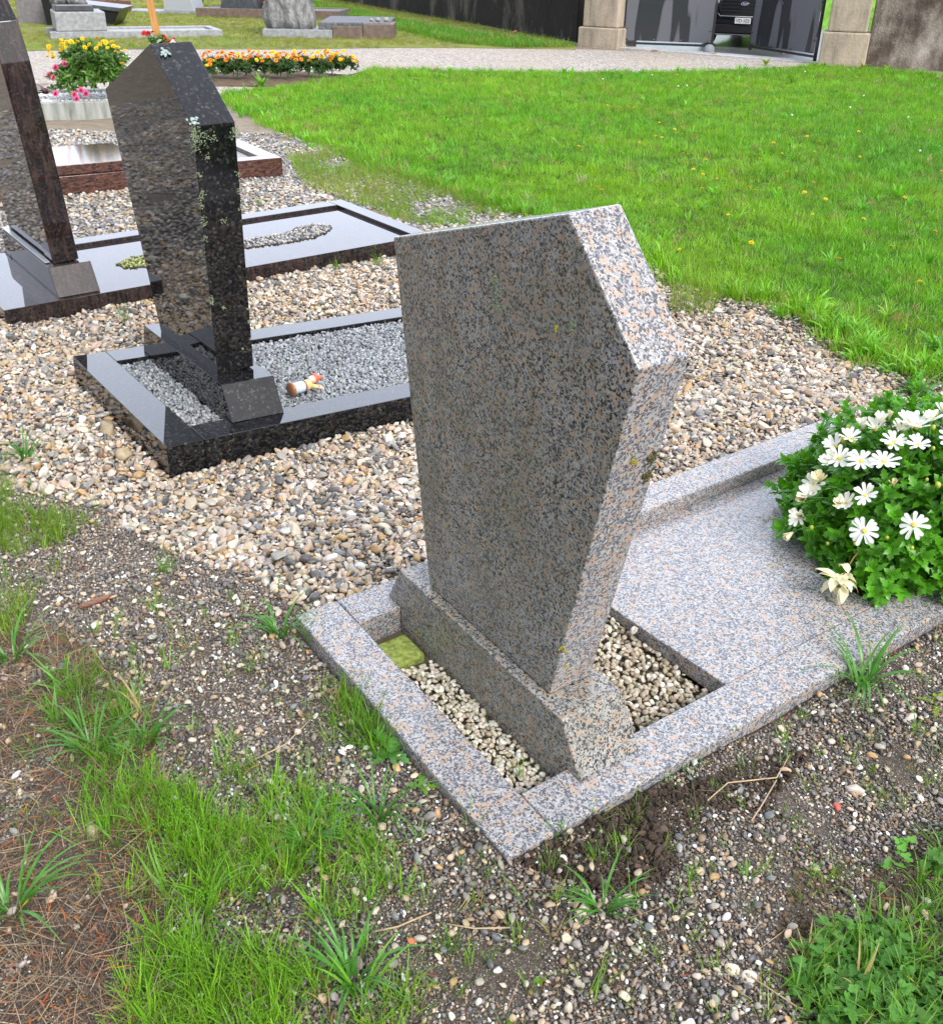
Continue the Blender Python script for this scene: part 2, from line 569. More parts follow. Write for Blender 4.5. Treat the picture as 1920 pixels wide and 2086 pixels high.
# ------------------------------------------------------------------ region outlines (metres)
LAWN = [(2.198, 3.769), (1.992, 3.922), (1.752, 4.089), (1.741, 4.535), (1.645, 4.974), (1.34, 5.13), (1.085, 5.54), (0.978, 6.249), (0.269, 7.056), (-0.133, 7.633), (-0.733, 8.45), (-1.334, 9.532), (-1.884, 10.297), (-3.047, 12.803), (-3.15, 13.264), (-2.508, 13.948), (-1.776, 15.084), (-1.671, 16.179), (-0.299, 16.19), (1.229, 16.227), (2.81, 16.555), (4.531, 17.208), (5.488, 18.004), (6.299, 17.658), (7.19, 16.827)] + [(9.5, 16.6), (9.5, 5.0)]
PATH = [(-13.764, 15.867), (-7.177, 18.25), (-5.639, 18.848), (-3.406, 19.192), (-1.758, 19.833), (-0.375, 20.112), (1.8, 20.333), (2.586, 20.17)] + [(4.3, 20.6), (5.6, 18.7)] + [(5.665, 18.034), (4.491, 17.05), (2.787, 16.408), (1.219, 16.086), (-0.296, 16.05), (-1.657, 16.038), (-2.473, 13.741), (-3.693, 12.071), (-4.754, 11.518), (-9.038, 10.133)]
PALE = [(-5.009, 4.632), (-2.348, 4.753), (-1.653, 4.975), (-1.241, 5.265), (-0.303, 5.728), (0.998, 5.348), (1.231, 4.988), (1.441, 4.78), (1.574, 4.373), (1.662, 3.957), (1.716, 3.592), (1.28, 3.202), (0.102, 2.004), (-0.422, 2.104), (-0.616, 2.27), (-0.883, 2.462), (-1.182, 2.759), (-1.46, 2.885), (-3.392, 2.854)]
FAR = [(-7.919, 7.824), (-4.124, 10.143), (-2.962, 10.04), (-2.248, 10.127), (-1.863, 10.179), (-1.328, 9.481), (-0.729, 8.402), (-0.133, 7.6), (0.268, 7.025), (0.975, 6.225), (1.077, 5.491), (0.977, 5.211), (-0.296, 5.585), (-1.223, 5.177), (-1.629, 4.893), (-2.316, 4.678), (-4.943, 4.56)]
FINE = [(-2.584, 2.898), (-1.475, 2.923), (-1.195, 2.796), (-0.894, 2.498), (-0.622, 2.299), (-0.426, 2.128), (-0.169, 2.272), (0.21, 1.724), (0.797, 2.246), (1.584, 3.016), (2.823, 3.16), (1.261, 0.814), (0.366, 0.799), (-0.002, 0.793), (-0.439, 0.786), (-1.061, 0.776)]
FINE2 = [(1.02, 5.492), (1.34, 5.13), (1.645, 4.974), (1.741, 4.535), (1.752, 4.089), (1.992, 3.922), (2.198, 3.769), (1.767, 2.682), (1.391, 3.211), (1.694, 3.587), (1.62, 3.96), (1.53, 4.553), (1.206, 4.866)]

# ------------------------------------------------------------------ ground, lawn, path
def terrain():
    xs = np.concatenate([np.arange(-60, -6, 3.), np.arange(-6, -2.4, .2), np.arange(-2.4, 3.4, .045), np.arange(3.4, 8, .2), np.arange(8, 60, 3.)])
    ys = np.concatenate([np.arange(-30, 0, 2.), np.arange(0, .6, .15), np.arange(.6, 6.2, .045), np.arange(6.2, 13, .2), np.arange(13, 110, 3.)])
    X, Y = np.meshgrid(xs, ys)
    Z = zg(X.ravel(), Y.ravel()).reshape(X.shape)
    Z = Z + (fnoise(X, Y, 5., 3) - .5) * .016
    Z = np.where(Y > 13.5, np.minimum(Z, 0) - .012, Z)
    x, y = X.ravel(), Y.ravel()
    z = Z.ravel()
    q = in_rect(MG, x, y, .04, GLn - .04, .04, GW - .04)
    z[q] -= .14
    q = in_rect(MBk, x, y, .04, BL - .04, .04, BW - .04)
    z[q] -= .10
    q = inpoly(x, y, np.array(LAWN))
    z[q] = np.minimum(z[q], 0) - .012
    nx, ny = len(xs), len(ys)
    Fc = [(j * nx + i, j * nx + i + 1, (j + 1) * nx + i + 1, (j + 1) * nx + i) for j in range(ny - 1) for i in range(nx - 1)]
    return mesh('ground', np.stack([x, y, z], 1), Fc, True)
q = N('soil_and_grit')
co = q.coord()
big = q.noise(co, 1.6, 5, .6)
c = q.ramp(big, [(.3, (.06, .047, .035)), (.55, (.10, .08, .06)), (.75, (.17, .14, .10))])
grit = q.sep(q.vor(q.vadd(co, q.noise(co, 200, 3, out='Color'), .012), 330), 0)
c = q.mix(.5, c, q.ramp(grit, [(0, (.02, .018, .016)), (.35, (.06, .05, .04)), (.7, (.12, .10, .08)), (.92, (.25, .22, .18))], 'CONSTANT'))
yy = q.n('ShaderNodeSeparateXYZ')
q.l(co, yy.inputs[0])
far_ = q.ramp(q.math('MULTIPLY', yy.outputs[1], .1), [(.52, 0), (.62, .75)])
c = q.mix(far_, c, q.ramp(q.noise(co, 7, 6, .7), [(.35, (.20, .16, .11)), (.65, (.33, .27, .19))]))
q.bump(q.noise(co, 120, 4), .8, .008)
ground = tag(link('ground', terrain(), q.fin(c, .8, .3)), kind='structure')

def sheet(name, P, z, mat):
    bm = bmesh.new()
    vs = [bm.verts.new((a, b, z)) for a, b in P]
    fc = bm.faces.new(vs)
    bmesh.ops.triangulate(bm, faces=[fc])
    bmesh.ops.recalc_face_normals(bm, faces=bm.faces)
    if sum(f_.normal.z for f_ in bm.faces) < 0: bmesh.ops.reverse_faces(bm, faces=bm.faces)
    me = bpy.data.meshes.new(name)
    bm.to_mesh(me)
    bm.free()
    return tag(link(name, me, mat), kind='structure')
q = N('turf')
co = q.coord()
c = q.ramp(q.noise(co, 3, 5, .65), [(.3, (.035, .075, .012)), (.6, (.07, .14, .02)), (.8, (.12, .17, .04))])
q.bump(q.noise(co, 150, 3), 1., .02)
sheet('lawn', LAWN, .004, q.fin(c, .9, .1))
q = N('pale_path_gravel')
co = q.coord()
r1 = q.sep(q.vor(q.vadd(co, q.noise(co, 20, 2, out='Color'), .02), 42), 0)
c = q.ramp(r1, [(0, (.17, .15, .13)), (.2, (.30, .265, .235)), (.5, (.41, .365, .32)), (.82, (.53, .48, .43))], 'CONSTANT')
c = q.mix(q.ramp(q.noise(co, .8, 4), [(.4, 0), (.75, .5)]), c, (.38, .31, .22))
q.bump(q.vor(co, 42, 'Distance'), .8, .012)
sheet('gravel_path', PATH, .002, q.fin(c, .8, .3))
VERGE = [(-9.691, 16.619), (-7.177, 18.25), (-5.639, 18.848), (-3.406, 19.192), (-1.758, 19.833), (-0.375, 20.112), (1.772, 20.221)] + [(1.9, 21.9), (-5, 38.6), (-30, 60), (-40, 40)]
q = N('mossy_verge')
co = q.coord()
c = q.ramp(q.noise(co, 1.3, 6, .65), [(.28, (.20, .15, .09)), (.42, (.19, .20, .05)), (.6, (.22, .27, .035)), (.78, (.15, .22, .03))])
c = q.mix(q.ramp(q.noise(co, 26, 4), [(.45, 0), (.7, .7)]), c, (.26, .21, .13))
q.bump(q.noise(co, 60, 4), 1., .03)
sheet('verge', VERGE, .006, q.fin(c, .9, .15))
q = N('wet_asphalt')
co = q.coord()
sheet('driveway', [(2.2, 21.25), (5.9, 18.4), (9, 22), (11, 40), (5, 44), (1.5, 26)], .003, q.fin(q.ramp(q.noise(co, 90, 3), [(.3, (.07, .07, .07)), (.7, (.16, .16, .16))]), .35, .5))
th = tag(link('gate_threshold', prism('gate_threshold', [(2.45, 20.75), (5.75, 18.25), (6.0, 18.6), (2.7, 21.1)], -.1, .022, 2, .008), plain('threshold_concrete', (.42, .42, .42), .6, var=.2, scale=9)), kind='structure')

# ------------------------------------------------------------------ granite grave in front
gk = empty('grave_kerb', MG, 'pink-grey granite grave kerb with a flush slab, lying round the white flower bush', 'grave kerb')
def kerb(name, x0, x1, y0, y1, par, mat, z0=-.24, z1=0., off=.005):
    return link(name, box(name, x0, x1, y0, y1, z0, z1, off), mat, par)
jt = .0008
kerb('kerb_strip', 0, GC - jt, 0, GW, gk, M_granite)
kerb('kerb_strip', GC + jt, GLn - GC - jt, 0, GC, gk, M_granite)
kerb('kerb_strip', GC + jt, GLn - GC - jt, GW - GC, GW, gk, M_granite)
kerb('kerb_strip', GLn - GC + jt, GLn, 0, GW, gk, M_granite)
# slab with a planting opening: flush on the right side, 4 cm lower on the left
bm = bmesh.new()
def slz(v): return -.0015 - .041 * (v - GC) / (GW - 2 * GC)
out = [(.70, GC + .001), (1.251, GC + .001), (1.251, .31), (1.80, .31), (1.80, GC + .001), (GLn - GC - .002, GC + .001), (GLn - GC - .002, GW - GC - .002), (.70, GW - GC - .002)]
top = [bm.verts.new((a, b, slz(b))) for a, b in out]
bot = [bm.verts.new((a, b, slz(b) - .05)) for a, b in out]
bm.faces.new(top)
bm.faces.new(bot[::-1])
for i in range(len(out)):
    j = (i + 1) % len(out)
    bm.faces.new((top[i], bot[i], bot[j], top[j]))
link('slab', bevelled('slab', bm, .003, 2), M_granite, gk)
link('planting_soil', box('planting_soil', 1.20, 1.86, GC - .02, .45, -.2, -.055, .01), plain('dark_soil', (.03, .022, .016), .9, .1), gk)
gh = empty('headstone', MG, 'pink-grey granite headstone with one cut corner, tallest thing in the foreground', 'headstone', 'headstones near the lawn')
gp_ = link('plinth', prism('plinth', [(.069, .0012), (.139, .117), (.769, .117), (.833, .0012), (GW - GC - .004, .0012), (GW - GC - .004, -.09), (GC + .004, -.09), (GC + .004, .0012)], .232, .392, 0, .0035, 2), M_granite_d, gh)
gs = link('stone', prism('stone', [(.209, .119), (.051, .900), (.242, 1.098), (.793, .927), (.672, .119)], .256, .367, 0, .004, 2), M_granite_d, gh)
link('setting_joint', box('setting_joint', .259, .364, .212, .669, .1165, .1195, 0), plain('dark_joint', (.03, .028, .025), .9), gh)

def shade_split(o, lit_mat):
    """shade put into a darker, rougher back face; lighter granite on lit sides and top"""
    o.data.materials.append(lit_mat)
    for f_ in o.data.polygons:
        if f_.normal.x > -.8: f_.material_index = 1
shade_split(gs, M_granite)  # back face keeps the shade colour, other faces the lighter granite
def lichen_parts(pts, nrm, size, mat, par, n=26):
    for p in pts: link('lichen', lichen_me([p], nrm, size, n), mat, par)

def lichen_me(pts, nrm, size, n=26, spread=1.):
    """small crusty rosettes scattered round points on a face"""
    m = MB()
    nrm = np.array(nrm, float)
    a = np.cross(nrm, [.3, .5, .8])
    a /= np.linalg.norm(a)
    b = np.cross(nrm, a)
    for p, sp in pts:
        for _ in range(n):
            o = rng.normal(0, sp * .5, 2)
            r = size * rng.uniform(.35, 1.1)
            V, Fc = ICO[1]
            W = V[:, :1] * a * r * rng.uniform(.6, 1.2) + V[:, 1:2] * b * r + V[:, 2:] * nrm * r * .22
            m.add(W + np.array(p) + a * o[0] + b * o[1], Fc)
    return m.me('lichen')
fr = .256
lichen_parts([((0.256, 0.426, 0.914), .02), ((0.256, 0.425, 0.89), .016), ((0.256, 0.431, 0.931), .012), ((0.256, 0.217, 0.918), .012)], (-1, 0, 0), .0035, M_lich, gs)
lichen_parts([((0.256, 0.175, 0.26), .010), ((0.256, 0.167, 0.22), .010), ((0.256, 0.253, 0.902), .008), ((0.3, 0.081, 0.712), .008)], (-1, -.3, 0), .0032, M_lichy, gs, 14)
lichen_parts([((.350, .0905, .70), .014), ((.352, .0985, .66), .016)], (.1, -1, -.2), .0045, plain('brown_moss', (.085, .075, .03), .95, .1, var=.4, scale=200), gs, 46)
lichen_parts([((.262, .673 + (.62 - .05 * i) * .15, .74 - .05 * i), .010) for i in range(9)], (-.6, .8, 0), .004, M_moss, gs, 14)

# chips in the two beds of the granite grave
def bed(M, u0, u1, v0, v1, z, sp, pal, w, coll, name, label, cat, rr=(.45, .7), tilt=.5, layers=2, wob=.006):
    P, S, Cc_, I = [], [], [], []
    for k in range(layers):
        X, Y = np.meshgrid(np.arange(u0, u1, sp), np.arange(v0, v1, sp))
        X = X.ravel() + rng.uniform(-.5, .5, X.size) * sp
        Y = Y.ravel() + rng.uniform(-.5, .5, Y.size) * sp
        k2 = (X > u0 + sp * .3) & (X < u1 - sp * .3) & (Y > v0 + sp * .3) & (Y < v1 - sp * .3)
        X, Y = X[k2], Y[k2]
        Z = z + k * sp * .35 + (fnoise(X, Y, 9, 5) - .5) * 2 * wob + rng.uniform(-.1, .2, len(X)) * sp
        P.append(np.stack([X, Y, Z], 1))
    P = np.concatenate(P)
    n = len(P)
    Wd = (np.array(M) @ np.concatenate([P, np.ones((n, 1))], 1).T)[:3].T
    s = sp * rng.uniform(rr[0], rr[1], n)
    return scatter(name, label, cat, Wd, flat_rot(n, tilt), s, pick(pal, w, n), coll, rng.integers(0, len(coll.objects), n))
PAL_W = [(.55, .50, .38), (.42, .38, .27), (.66, .63, .55), (.35, .29, .19), (.60, .55, .44)]
W_W = [.35, .2, .2, .1, .15]
bm = bmesh.new()
link('bed_soil', box('bed_soil', GC - .01, .71, GC - .01, GW - GC + .01, -.2, -.075, 0), plain('bed_earth', (.10, .085, .055), .9), gk)
bed(MG, GC, .234, GC, GW - GC - .15, -.064, .0145, PAL_W, W_W, C_CHIP, 'stone_chips', 'white stone chips in the narrow bed at the back of the granite headstone', 'stone chips')
bed(MG, .392, .702, GC, GW - GC, -.058, .0155, [(.40, .34, .24), (.30, .24, .16), (.52, .46, .36), (.20, .16, .10), (.62, .58, .50)], [.3, .25, .22, .1, .1], C_CHIP, 'stone_chips', 'brownish stone chips in the bed between granite headstone and slab', 'stone chips')
mb_ = link('mossy_block', box('mossy_block', GC + .012, .225, GW - GC - .135, GW - GC - .035, -.16, -.052, .012, 3), M_moss)
mb_.matrix_world = MG
tag(mb_, 'green mossy block in the corner of the bed beside the granite plinth', 'block')

# ------------------------------------------------------------------ black polished grave
bk = empty('grave_kerb', MBk, 'polished black granite grave kerb filled with small grey gravel', 'grave kerb')
kerb('kerb_strip', 0, BC_ - jt, 0, BW, bk, M_black, off=.002)
kerb('kerb_strip', BC_ + jt, BL - BC_ - jt, 0, BC_, bk, M_black, off=.002)
kerb('kerb_strip', BC_ + jt, BL - BC_ - jt, BW - BC_, BW, bk, M_black, off=.002)
kerb('kerb_strip', BL - BC_ + jt, BL, 0, BW, bk, M_black, off=.002)
link('bed_soil', box('bed_soil', BC_ - .01, BL - BC_ + .01, BC_ - .01, BW - BC_ + .01, -.2, -.03, 0), plain('dark_bed_earth', (.05, .05, .05), .9), bk)
bh = empty('headstone', MBk, 'polished black headstone with lichen on its edge and a sloping shoulder', 'headstone', 'headstones near the lawn')
link('plinth', prism('plinth', [(.084, .0012), (.160, .121), (.94, .121), (.972, .0012), (BW - BC_ - .004, .0012), (BW - BC_ - .004, -.06), (BC_ + .004, -.06), (BC_ + .004, .0012)], .273, .477, 0, .002, 2), M_black, bh)
FO, FM = ((-0.7798, 3.1992, 0.2279), [(0.80394, -0.59422, -0.02412), (0.59396, 0.8043, -0.01782), (0.02999, 0.0, 0.99955)])
MS = MBk.inverted() @ frame(FO, FM)
bs = link('stone', prism('stone', [(.267, -.004), (.163, .872), (.437, 1.088), (.985, .898), (.829, -.022)], 0, .142, 0, .002, 2), M_black, bh)
bs.matrix_local = MS
sp_ = []
for i in range(30):
    t = rng.uniform(0, 1)**2.6
    z = .86 - .8 * t
    v = .163 + (.872 - z) * .119 - .001
    e = .004 if rng.random() < .55 else (.138 if rng.random() < .7 else rng.uniform(.01, .135))
    sp_.append(((e, v, z), .012 * (1.3 - t)))
for i in range(10):
    sp_.append(((rng.uniform(.002, .05) if i < 5 else rng.uniform(.1, .14), .163 + i * .0015, .86 - rng.uniform(0, .06)), .02))
link('lichen', lichen_me(sp_, (0, -1, -.12), .0030, 20), M_lich, bs)['kind'] = 'stuff'
lichen_parts([((.03, .40, 1.065), .02), ((.01, .17, .885), .018)], (0, -.6, .78), .008, plain('pale_lichen', (.30, .37, .34), .9, .1), bs, 14)
PAL_SL = [(.23, .245, .26), (.30, .315, .325), (.15, .16, .17), (.38, .39, .39), (.10, .105, .11)]
W_SL = [.35, .3, .15, .12, .08]
bed(MBk, BC_, BL - BC_, BC_, BW - BC_, -.024, .016, PAL_SL, W_SL, C_CHIP, 'grey_gravel', 'small blue-grey gravel filling the polished black grave', 'gravel', (.5, .75), .6, 2, .004)

# ------------------------------------------------------------------ veined dark grave at the left edge
ck = empty('grave_kerb', MC, 'wet dark granite grave cover with a wavy gravel slot and raised border', 'grave kerb')
kerb('head_panel', CL0, -.035, 0, CW, ck, M_vein, z1=-.0005, off=.002)
kerb('slab', -.034, CL - .10, 0.001, CW - .121, ck, M_vein, z1=-.001, off=.002)
kerb('border_strip', -.034, CL - .10, CW - .12, CW, ck, M_vein, z1=.018, off=.003)
kerb('border_strip', CL - .099, CL, .0, CW, ck, M_vein, z1=.018, off=.003)
slot_top = [(0.384, 0.434, 0.0), (0.456, 0.5, 0.0), (0.52, 0.528, 0.0), (0.589, 0.529, 0.0), (0.843, 0.49, 0.0), (1.148, 0.516, 0.0), (1.403, 0.505, 0.0), (1.58, 0.6, 0.0), (1.661, 0.589, 0.0), (1.718, 0.52, 0.0), (1.697, 0.446, -0.0)]
slot_bot = [(1.6, 0.37, 0.0), (1.492, 0.32, 0.0), (1.342, 0.316, 0.0), (1.075, 0.344, 0.0), (0.764, 0.3, 0.0), (0.495, 0.3, 0.0), (0.404, 0.351, 0.0)]
SLOT = [(a[0], a[1]) for a in slot_top + slot_bot]
link('slot_bed', prism('slot_bed', SLOT, -.02, .0015, 2, 0), plain('slot_soil', (.05, .045, .04), .9), ck)
x_, y_ = grid_pts(SLOT, .019)
n_ = len(x_)
zl = np.full(n_, .003) + rng.uniform(0, .004, n_)
Wd = (np.array(MC) @ np.stack([x_, y_, zl, np.ones(n_)]))[:3].T
cc = pick(PAL_GREY, W_GREY, n_)
cc[x_ < .75] = cc[x_ < .75] * np.array([.75, .85, .25]) + np.array([.05, .065, 0])
scatter('slot_gravel', 'small grey pebbles lying in the wavy slot of the dark grave cover', 'gravel', Wd, flat_rot(n_, .3), .011 * rng.uniform(.6, 1.1, n_), cc, C_PEB, rng.integers(0, 12, n_))
ch = empty('headstone', MC, 'brown-veined dark headstone with a seam, cut off by the left edge', 'headstone', 'headstones near the lawn')
link('plinth', prism('plinth', [(.035, .0012), (.11, .132), (.985, .130), (1.0, .0012)], -.032, .17, 0, .002, 2), M_vein, ch)
FO, FM = ((-1.9607, 4.6581, 0.232), [(0.80107, -0.59594, -0.05607), (0.59448, 0.80303, -0.04161), (0.06983, 0.0, 0.99756)])
MS = MC.inverted() @ frame(FO, FM)
o_ = link('stone', prism('stone', [(.155, 0), (.125, .60), (.128, .90), (.165, 1.06), (.30, 1.20), (.285, .69), (.30, .33), (.285, 0)], 0, .125, 0, .003, 2), M_vein, ch)
o_.matrix_local = MS
o_ = link('stone', prism('stone', [(.290, 0), (.305, .33), (.290, .69), (.305, 1.205), (.50, 1.30), (1.05, 1.0), (.963, 0)], .004, .121, 0, .003, 2), M_vein, ch)
o_.matrix_local = MS
link('ledge', box('ledge', -.028, -.002, .18, .99, .1335, .142, .002), plain('steel_ledge', (.35, .36, .38), .3, metal=.6), ch)

# ------------------------------------------------------------------ pebbles and gravel
def noise_keep(x, y, thr, s=4., seed=11):
    return fnoise(x, y, s, seed) > thr
def layer(poly, sp, rlo, rhi, pal, w, tilt, lift, keep=None, big=0.):
    x, y = grid_pts(poly, sp)
    k = ~in_grave(x, y, .006) & ~inpoly(x, y, np.array(LAWN))
    if keep is not None: k &= keep(x, y)
    x, y = x[k], y[k]
    n = len(x)
    r = rng.uniform(rlo, rhi, n)
    b = rng.random(n) < big
    r[b] *= rng.uniform(1.3, 1.9, b.sum())
    z = zg(x, y) + (fnoise(x, y, 5., 3) - .5) * .016 + lift * r + rng.uniform(0, .25, n) * r
    return np.stack([x, y, z], 1), flat_rot(n, tilt), r, pick(pal, w, n)
def gravel(name, label, layers, coll):
    P, Ro, S, Cc_ = [np.concatenate([q[i] for q in layers]) for i in range(4)]
    n = len(P)
    s3 = np.stack([S * rng.uniform(.9, 1.3, n), S * rng.uniform(.8, 1.05, n), S * rng.uniform(.75, 1.05, n)], 1)
    scatter(name, label, 'gravel', P, Ro, s3, Cc_, coll, rng.integers(0, len(coll.objects), n))
edge = np.array([(-2.022, 2.919), (-1.46, 2.885), (-1.182, 2.759), (-0.883, 2.462), (-0.616, 2.27), (-0.422, 2.104)])
gravel('pebble_gravel', 'rounded tan, white and grey pebbles spread between the graves', [
    layer(PALE, .0175, .0065, .0120, PAL_PALE, W_PALE, .35, .15, None, .08),
    layer(PALE, .0205, .0070, .0135, PAL_PALE, W_PALE, .4, .75, None, .12),
    layer(PALE, .014, .003, .006, PAL_FINE, W_FINE, .5, 1.6, lambda x, y: noise_keep(x, y, .58, 3., 15)),
    layer(FAR, .035, .010, .018, PAL_GREY, W_GREY, .3, .3, lambda x, y: noise_keep(x, y, .22, 1.6)),
    layer(FAR, .05, .010, .020, PAL_PALE, W_PALE, .3, .6, lambda x, y: noise_keep(x, y, .48, 1.6))], C_PEB)
rag = lambda t, s=3., sd=21: (lambda x, y: noise_keep(x, y, t, s, sd))
CLODS = [(0.093, 1.294), (0.273, 1.459), (0.446, 1.502), (0.613, 1.587), (0.753, 1.622), (0.599, 1.443), (0.411, 1.359), (0.396, 1.273), (0.266, 1.221), (0.158, 1.261)]
CLODS2 = [(0.626, 1.317), (0.751, 1.285), (0.954, 1.44), (0.875, 1.243), (0.559, 0.956), (0.511, 1.089)]
noclod = lambda x, y: ~(inpoly(x, y, np.array(CLODS)) & (fnoise(x, y, 11, 4) > .52)) & ~(inpoly(x, y, np.array(CLODS2)) & (fnoise(x, y, 7, 4) > .55))
LITTER = [(-1.926, 2.034), (-1.049, 2.069), (-0.708, 1.717), (-0.555, 1.286), (-0.443, 0.8), (-1.07, 0.79)]
nolit = lambda x, y: ~(inpoly(x, y, np.array(LITTER)) & (fnoise(x, y, 6, 8) > .33))
gravel('fine_gravel', 'fine dark wet gravel covering the path in front of the granite grave', [
    layer(FINE, .0074, .0024, .0050, PAL_FINE, W_FINE, .5, .3, lambda x, y: noise_keep(x, y, .34, 8., 23) & noclod(x, y) & nolit(x, y)),
    layer(FINE, .0092, .0026, .0060, PAL_FINE, W_FINE, .6, .9, lambda x, y: noise_keep(x, y, .44, 8., 25) & noclod(x, y) & nolit(x, y), .10),
    layer(FINE, .0058, .0010, .0021, PAL_FINE, W_FINE, .8, .5, None),
    layer(FINE, .045, .006, .011, PAL_PALE, W_PALE, .4, 1.0, lambda x, y: noise_keep(x, y, .40, 3., 27)),
    layer(FINE2, .016, .005, .010, PAL_FINE, W_FINE, .4, .4, None),
    layer(FINE2, .035, .008, .014, PAL_PALE, W_PALE, .4, .8, None)], C_CHIP)
layers_ = [layer(CLODS, .0075, .0025, .006, [(.055, .040, .028), (.085, .062, .045), (.04, .03, .022)], [.4, .4, .2], .8, .3),
           layer(CLODS, .013, .003, .0095, [(.055, .040, .028), (.085, .062, .045), (.04, .03, .022)], [.4, .4, .2], .8, .9, rag(.42, 9, 4)),
           layer(CLODS2, .009, .002, .006, [(.12, .085, .05), (.16, .115, .07), (.09, .065, .04)], [.4, .3, .3], .8, .2)]
P, Ro, S, Cc_ = [np.concatenate([q_[i] for q_ in layers_]) for i in range(4)]
scatter('soil_clods', 'crumbly dark brown earth beside the granite kerb', 'soil', P, Ro, S, Cc_, C_CLOD, rng.integers(0, 8, len(P)))

# pale single stones that stand out in the gravel
def stone_thing(x, y, r, col, label, sd, rough=.6):
    me = stone_mesh('stone', 3, 9, .07, .7, sd)
    o = link('stone', me, plain('stone_%d' % sd, col, rough, var=.15, scale=4, bump=.3))
    o.scale = (r, r, r)
    o.rotation_euler = (rng.normal(0, .3), rng.normal(0, .3), rng.uniform(0, 6))
    o.location = (x, y, float(zg(x, y)) + r * .45)
    return tag(o, label, 'stone')
for (x, y, z), r, col, lab, sd in [
    ((0.477, 1.064, 0.102), .015, (.62, .53, .42), 'pale angular stone, right one of the pair near the clover', 201),
    ((0.454, 1.082, 0.103), .014, (.66, .57, .38), 'pale yellowish stone, left one of the pair near the clover', 202),
    ((0.208, 1.183, 0.114), .015, (.66, .54, .42), 'pinkish white stone in the gravel below the kerb corner', 203),
    ((0.177, 1.129, 0.113), .012, (.68, .60, .42), 'cream stone in the dark gravel near the bottom edge', 204),
    ((0.057, 1.068, 0.112), .008, (.75, .73, .68), 'small round white pebble in the dark gravel near the bottom edge', 205),
    ((0.797, 1.5, 0.105), .017, (.52, .45, .38), 'beige rounded stone on the gravel right of the granite kerb', 206),
    ((0.746, 1.454, 0.105), .010, (.50, .10, .07), 'small red brick fragment on the gravel right of the granite kerb', 207),
    ((0.99, 1.717, 0.109), .016, (.50, .45, .40), 'flat pinkish stone near the big grass tuft by the kerb', 208),
    ((-0.722, 1.361, 0.091), .020, (.34, .28, .17), 'mossy tan stone half hidden by grass at the left', 209),
    ((-0.067, 1.4, 0.111), .016, (.22, .21, .19), 'grey stone in the gravel left of the kerb corner', 210),
    ((-0.048, 1.243, 0.115), .011, (.23, .21, .17), 'round grey-brown stone below the granite kerb corner', 211),
    ((-0.09, 1.12, 0.111), .010, (.48, .13, .06), 'rust red fragment in the gravel near the grass patch', 212),
    ((-1.357, 3.367, 0.001), .042, (.30, .24, .15), 'large brown cobble against the black kerb, upper of the two', 213),
    ((-1.233, 3.156, 0.002), .040, (.36, .29, .18), 'large tan cobble against the black kerb, lower of the two', 214),
    ((-0.287, 2.109, 0.101), .026, (.19, .17, .13), 'long dark cobble touching the left kerb corner of the granite grave', 215),
    ((0.253, 1.142, 0.112), .011, (.60, .45, .38), 'pink stone in the dark gravel left of the clover', 216),
    ((-0.069, 0.959, 0.105), .012, (.60, .46, .36), 'pale pink stone beside the grass at the bottom edge', 217)]:
    stone_thing(x, y, r, col, lab, sd)

# ------------------------------------------------------------------ grass
def clump_me(name, n, rad, h0, h1, w0, w1, bend, seeds=0, segs=3):
    m = MB()
    for i in range(n):
        a = rng.uniform(0, 6.283)
        r = rad * math.sqrt(rng.random())
        az = a + rng.normal(0, .9)
        m.blade((r * math.cos(a), r * math.sin(a), 0), az, rng.uniform(h0, h1), rng.uniform(w0, w1), rng.uniform(*bend), segs, .2)
    for i in range(seeds):
        a = rng.uniform(0, 6.283)
        r = rad * math.sqrt(rng.random())
        p = np.array([r * math.cos(a), r * math.sin(a), 0])
        h = rng.uniform(h1 * .8, h1 * 1.25)
        t = p + np.array([rng.normal(0, .2) * h, rng.normal(0, .2) * h, h])
        m.tube([p, (p + t) / 2 + rng.normal(0, .004, 3), t], .0005, 3, False)
        for k in range(9):
            c = p + (t - p) * rng.uniform(.72, 1.02) + rng.normal(0, .006, 3)
            V, Fc = ICO[1]
            m.add(V * np.array([.0009, .0009, .0022]) + c, Fc)
    return m.me(name)
C_LAWN = protos('lawn_clump', [clump_me('lawn_clump', 34, .075, .03, .075, .003, .0055, (.4, 1.9)) for _ in range(10)], M_lawn)
C_WEED = protos('lawn_weed', [clump_me('lawn_weed', 11, .02, .05, .12, .012, .022, (.9, 2.2), 0, 4) for _ in range(6)], M_lawn)
def grass_cols(x, y, n, a_=None, b_=None, dry=.05):
    return _gc(x, y, n, *([a_, b_] if a_ else []), dry=dry)
def _gc(x, y, n, a=(.145, .38, .018), b=(.215, .43, .022), c=(.085, .32, .025), dry=.05):
    t = np.clip((fnoise(x, y, 1.3, 31)[:, None] - .5) * 2.2 + .5, 0, 1)
    u = fnoise(x, y, .45, 37)[:, None]
    col = np.array(a) * (1 - t) + np.array(b) * t
    col = col * (1 - .5 * np.clip((u - .5) * 3, 0, 1)) + np.array(c) * .5 * np.clip((u - .5) * 3, 0, 1)
    col = col * rng.uniform(.7, 1.3, (n, 1)) * rng.uniform(.92, 1.08, (n, 3))
    dead = rng.random(n) < dry
    col[dead] = np.array((.36, .30, .12)) * rng.uniform(.7, 1.2, (dead.sum(), 1))
    return col
L = np.array(LAWN)
x, y = grid_pts(LAWN, .052)
k = (y < 8.2) & (rng.random(len(x)) < .95)
x2, y2 = grid_pts(LAWN, .075)
k2 = (y2 >= 8.2)
x, y = np.concatenate([x[k], x2[k2]]), np.concatenate([y[k], y2[k2]])
k = np.abs(x) < 1.3 + y * .62
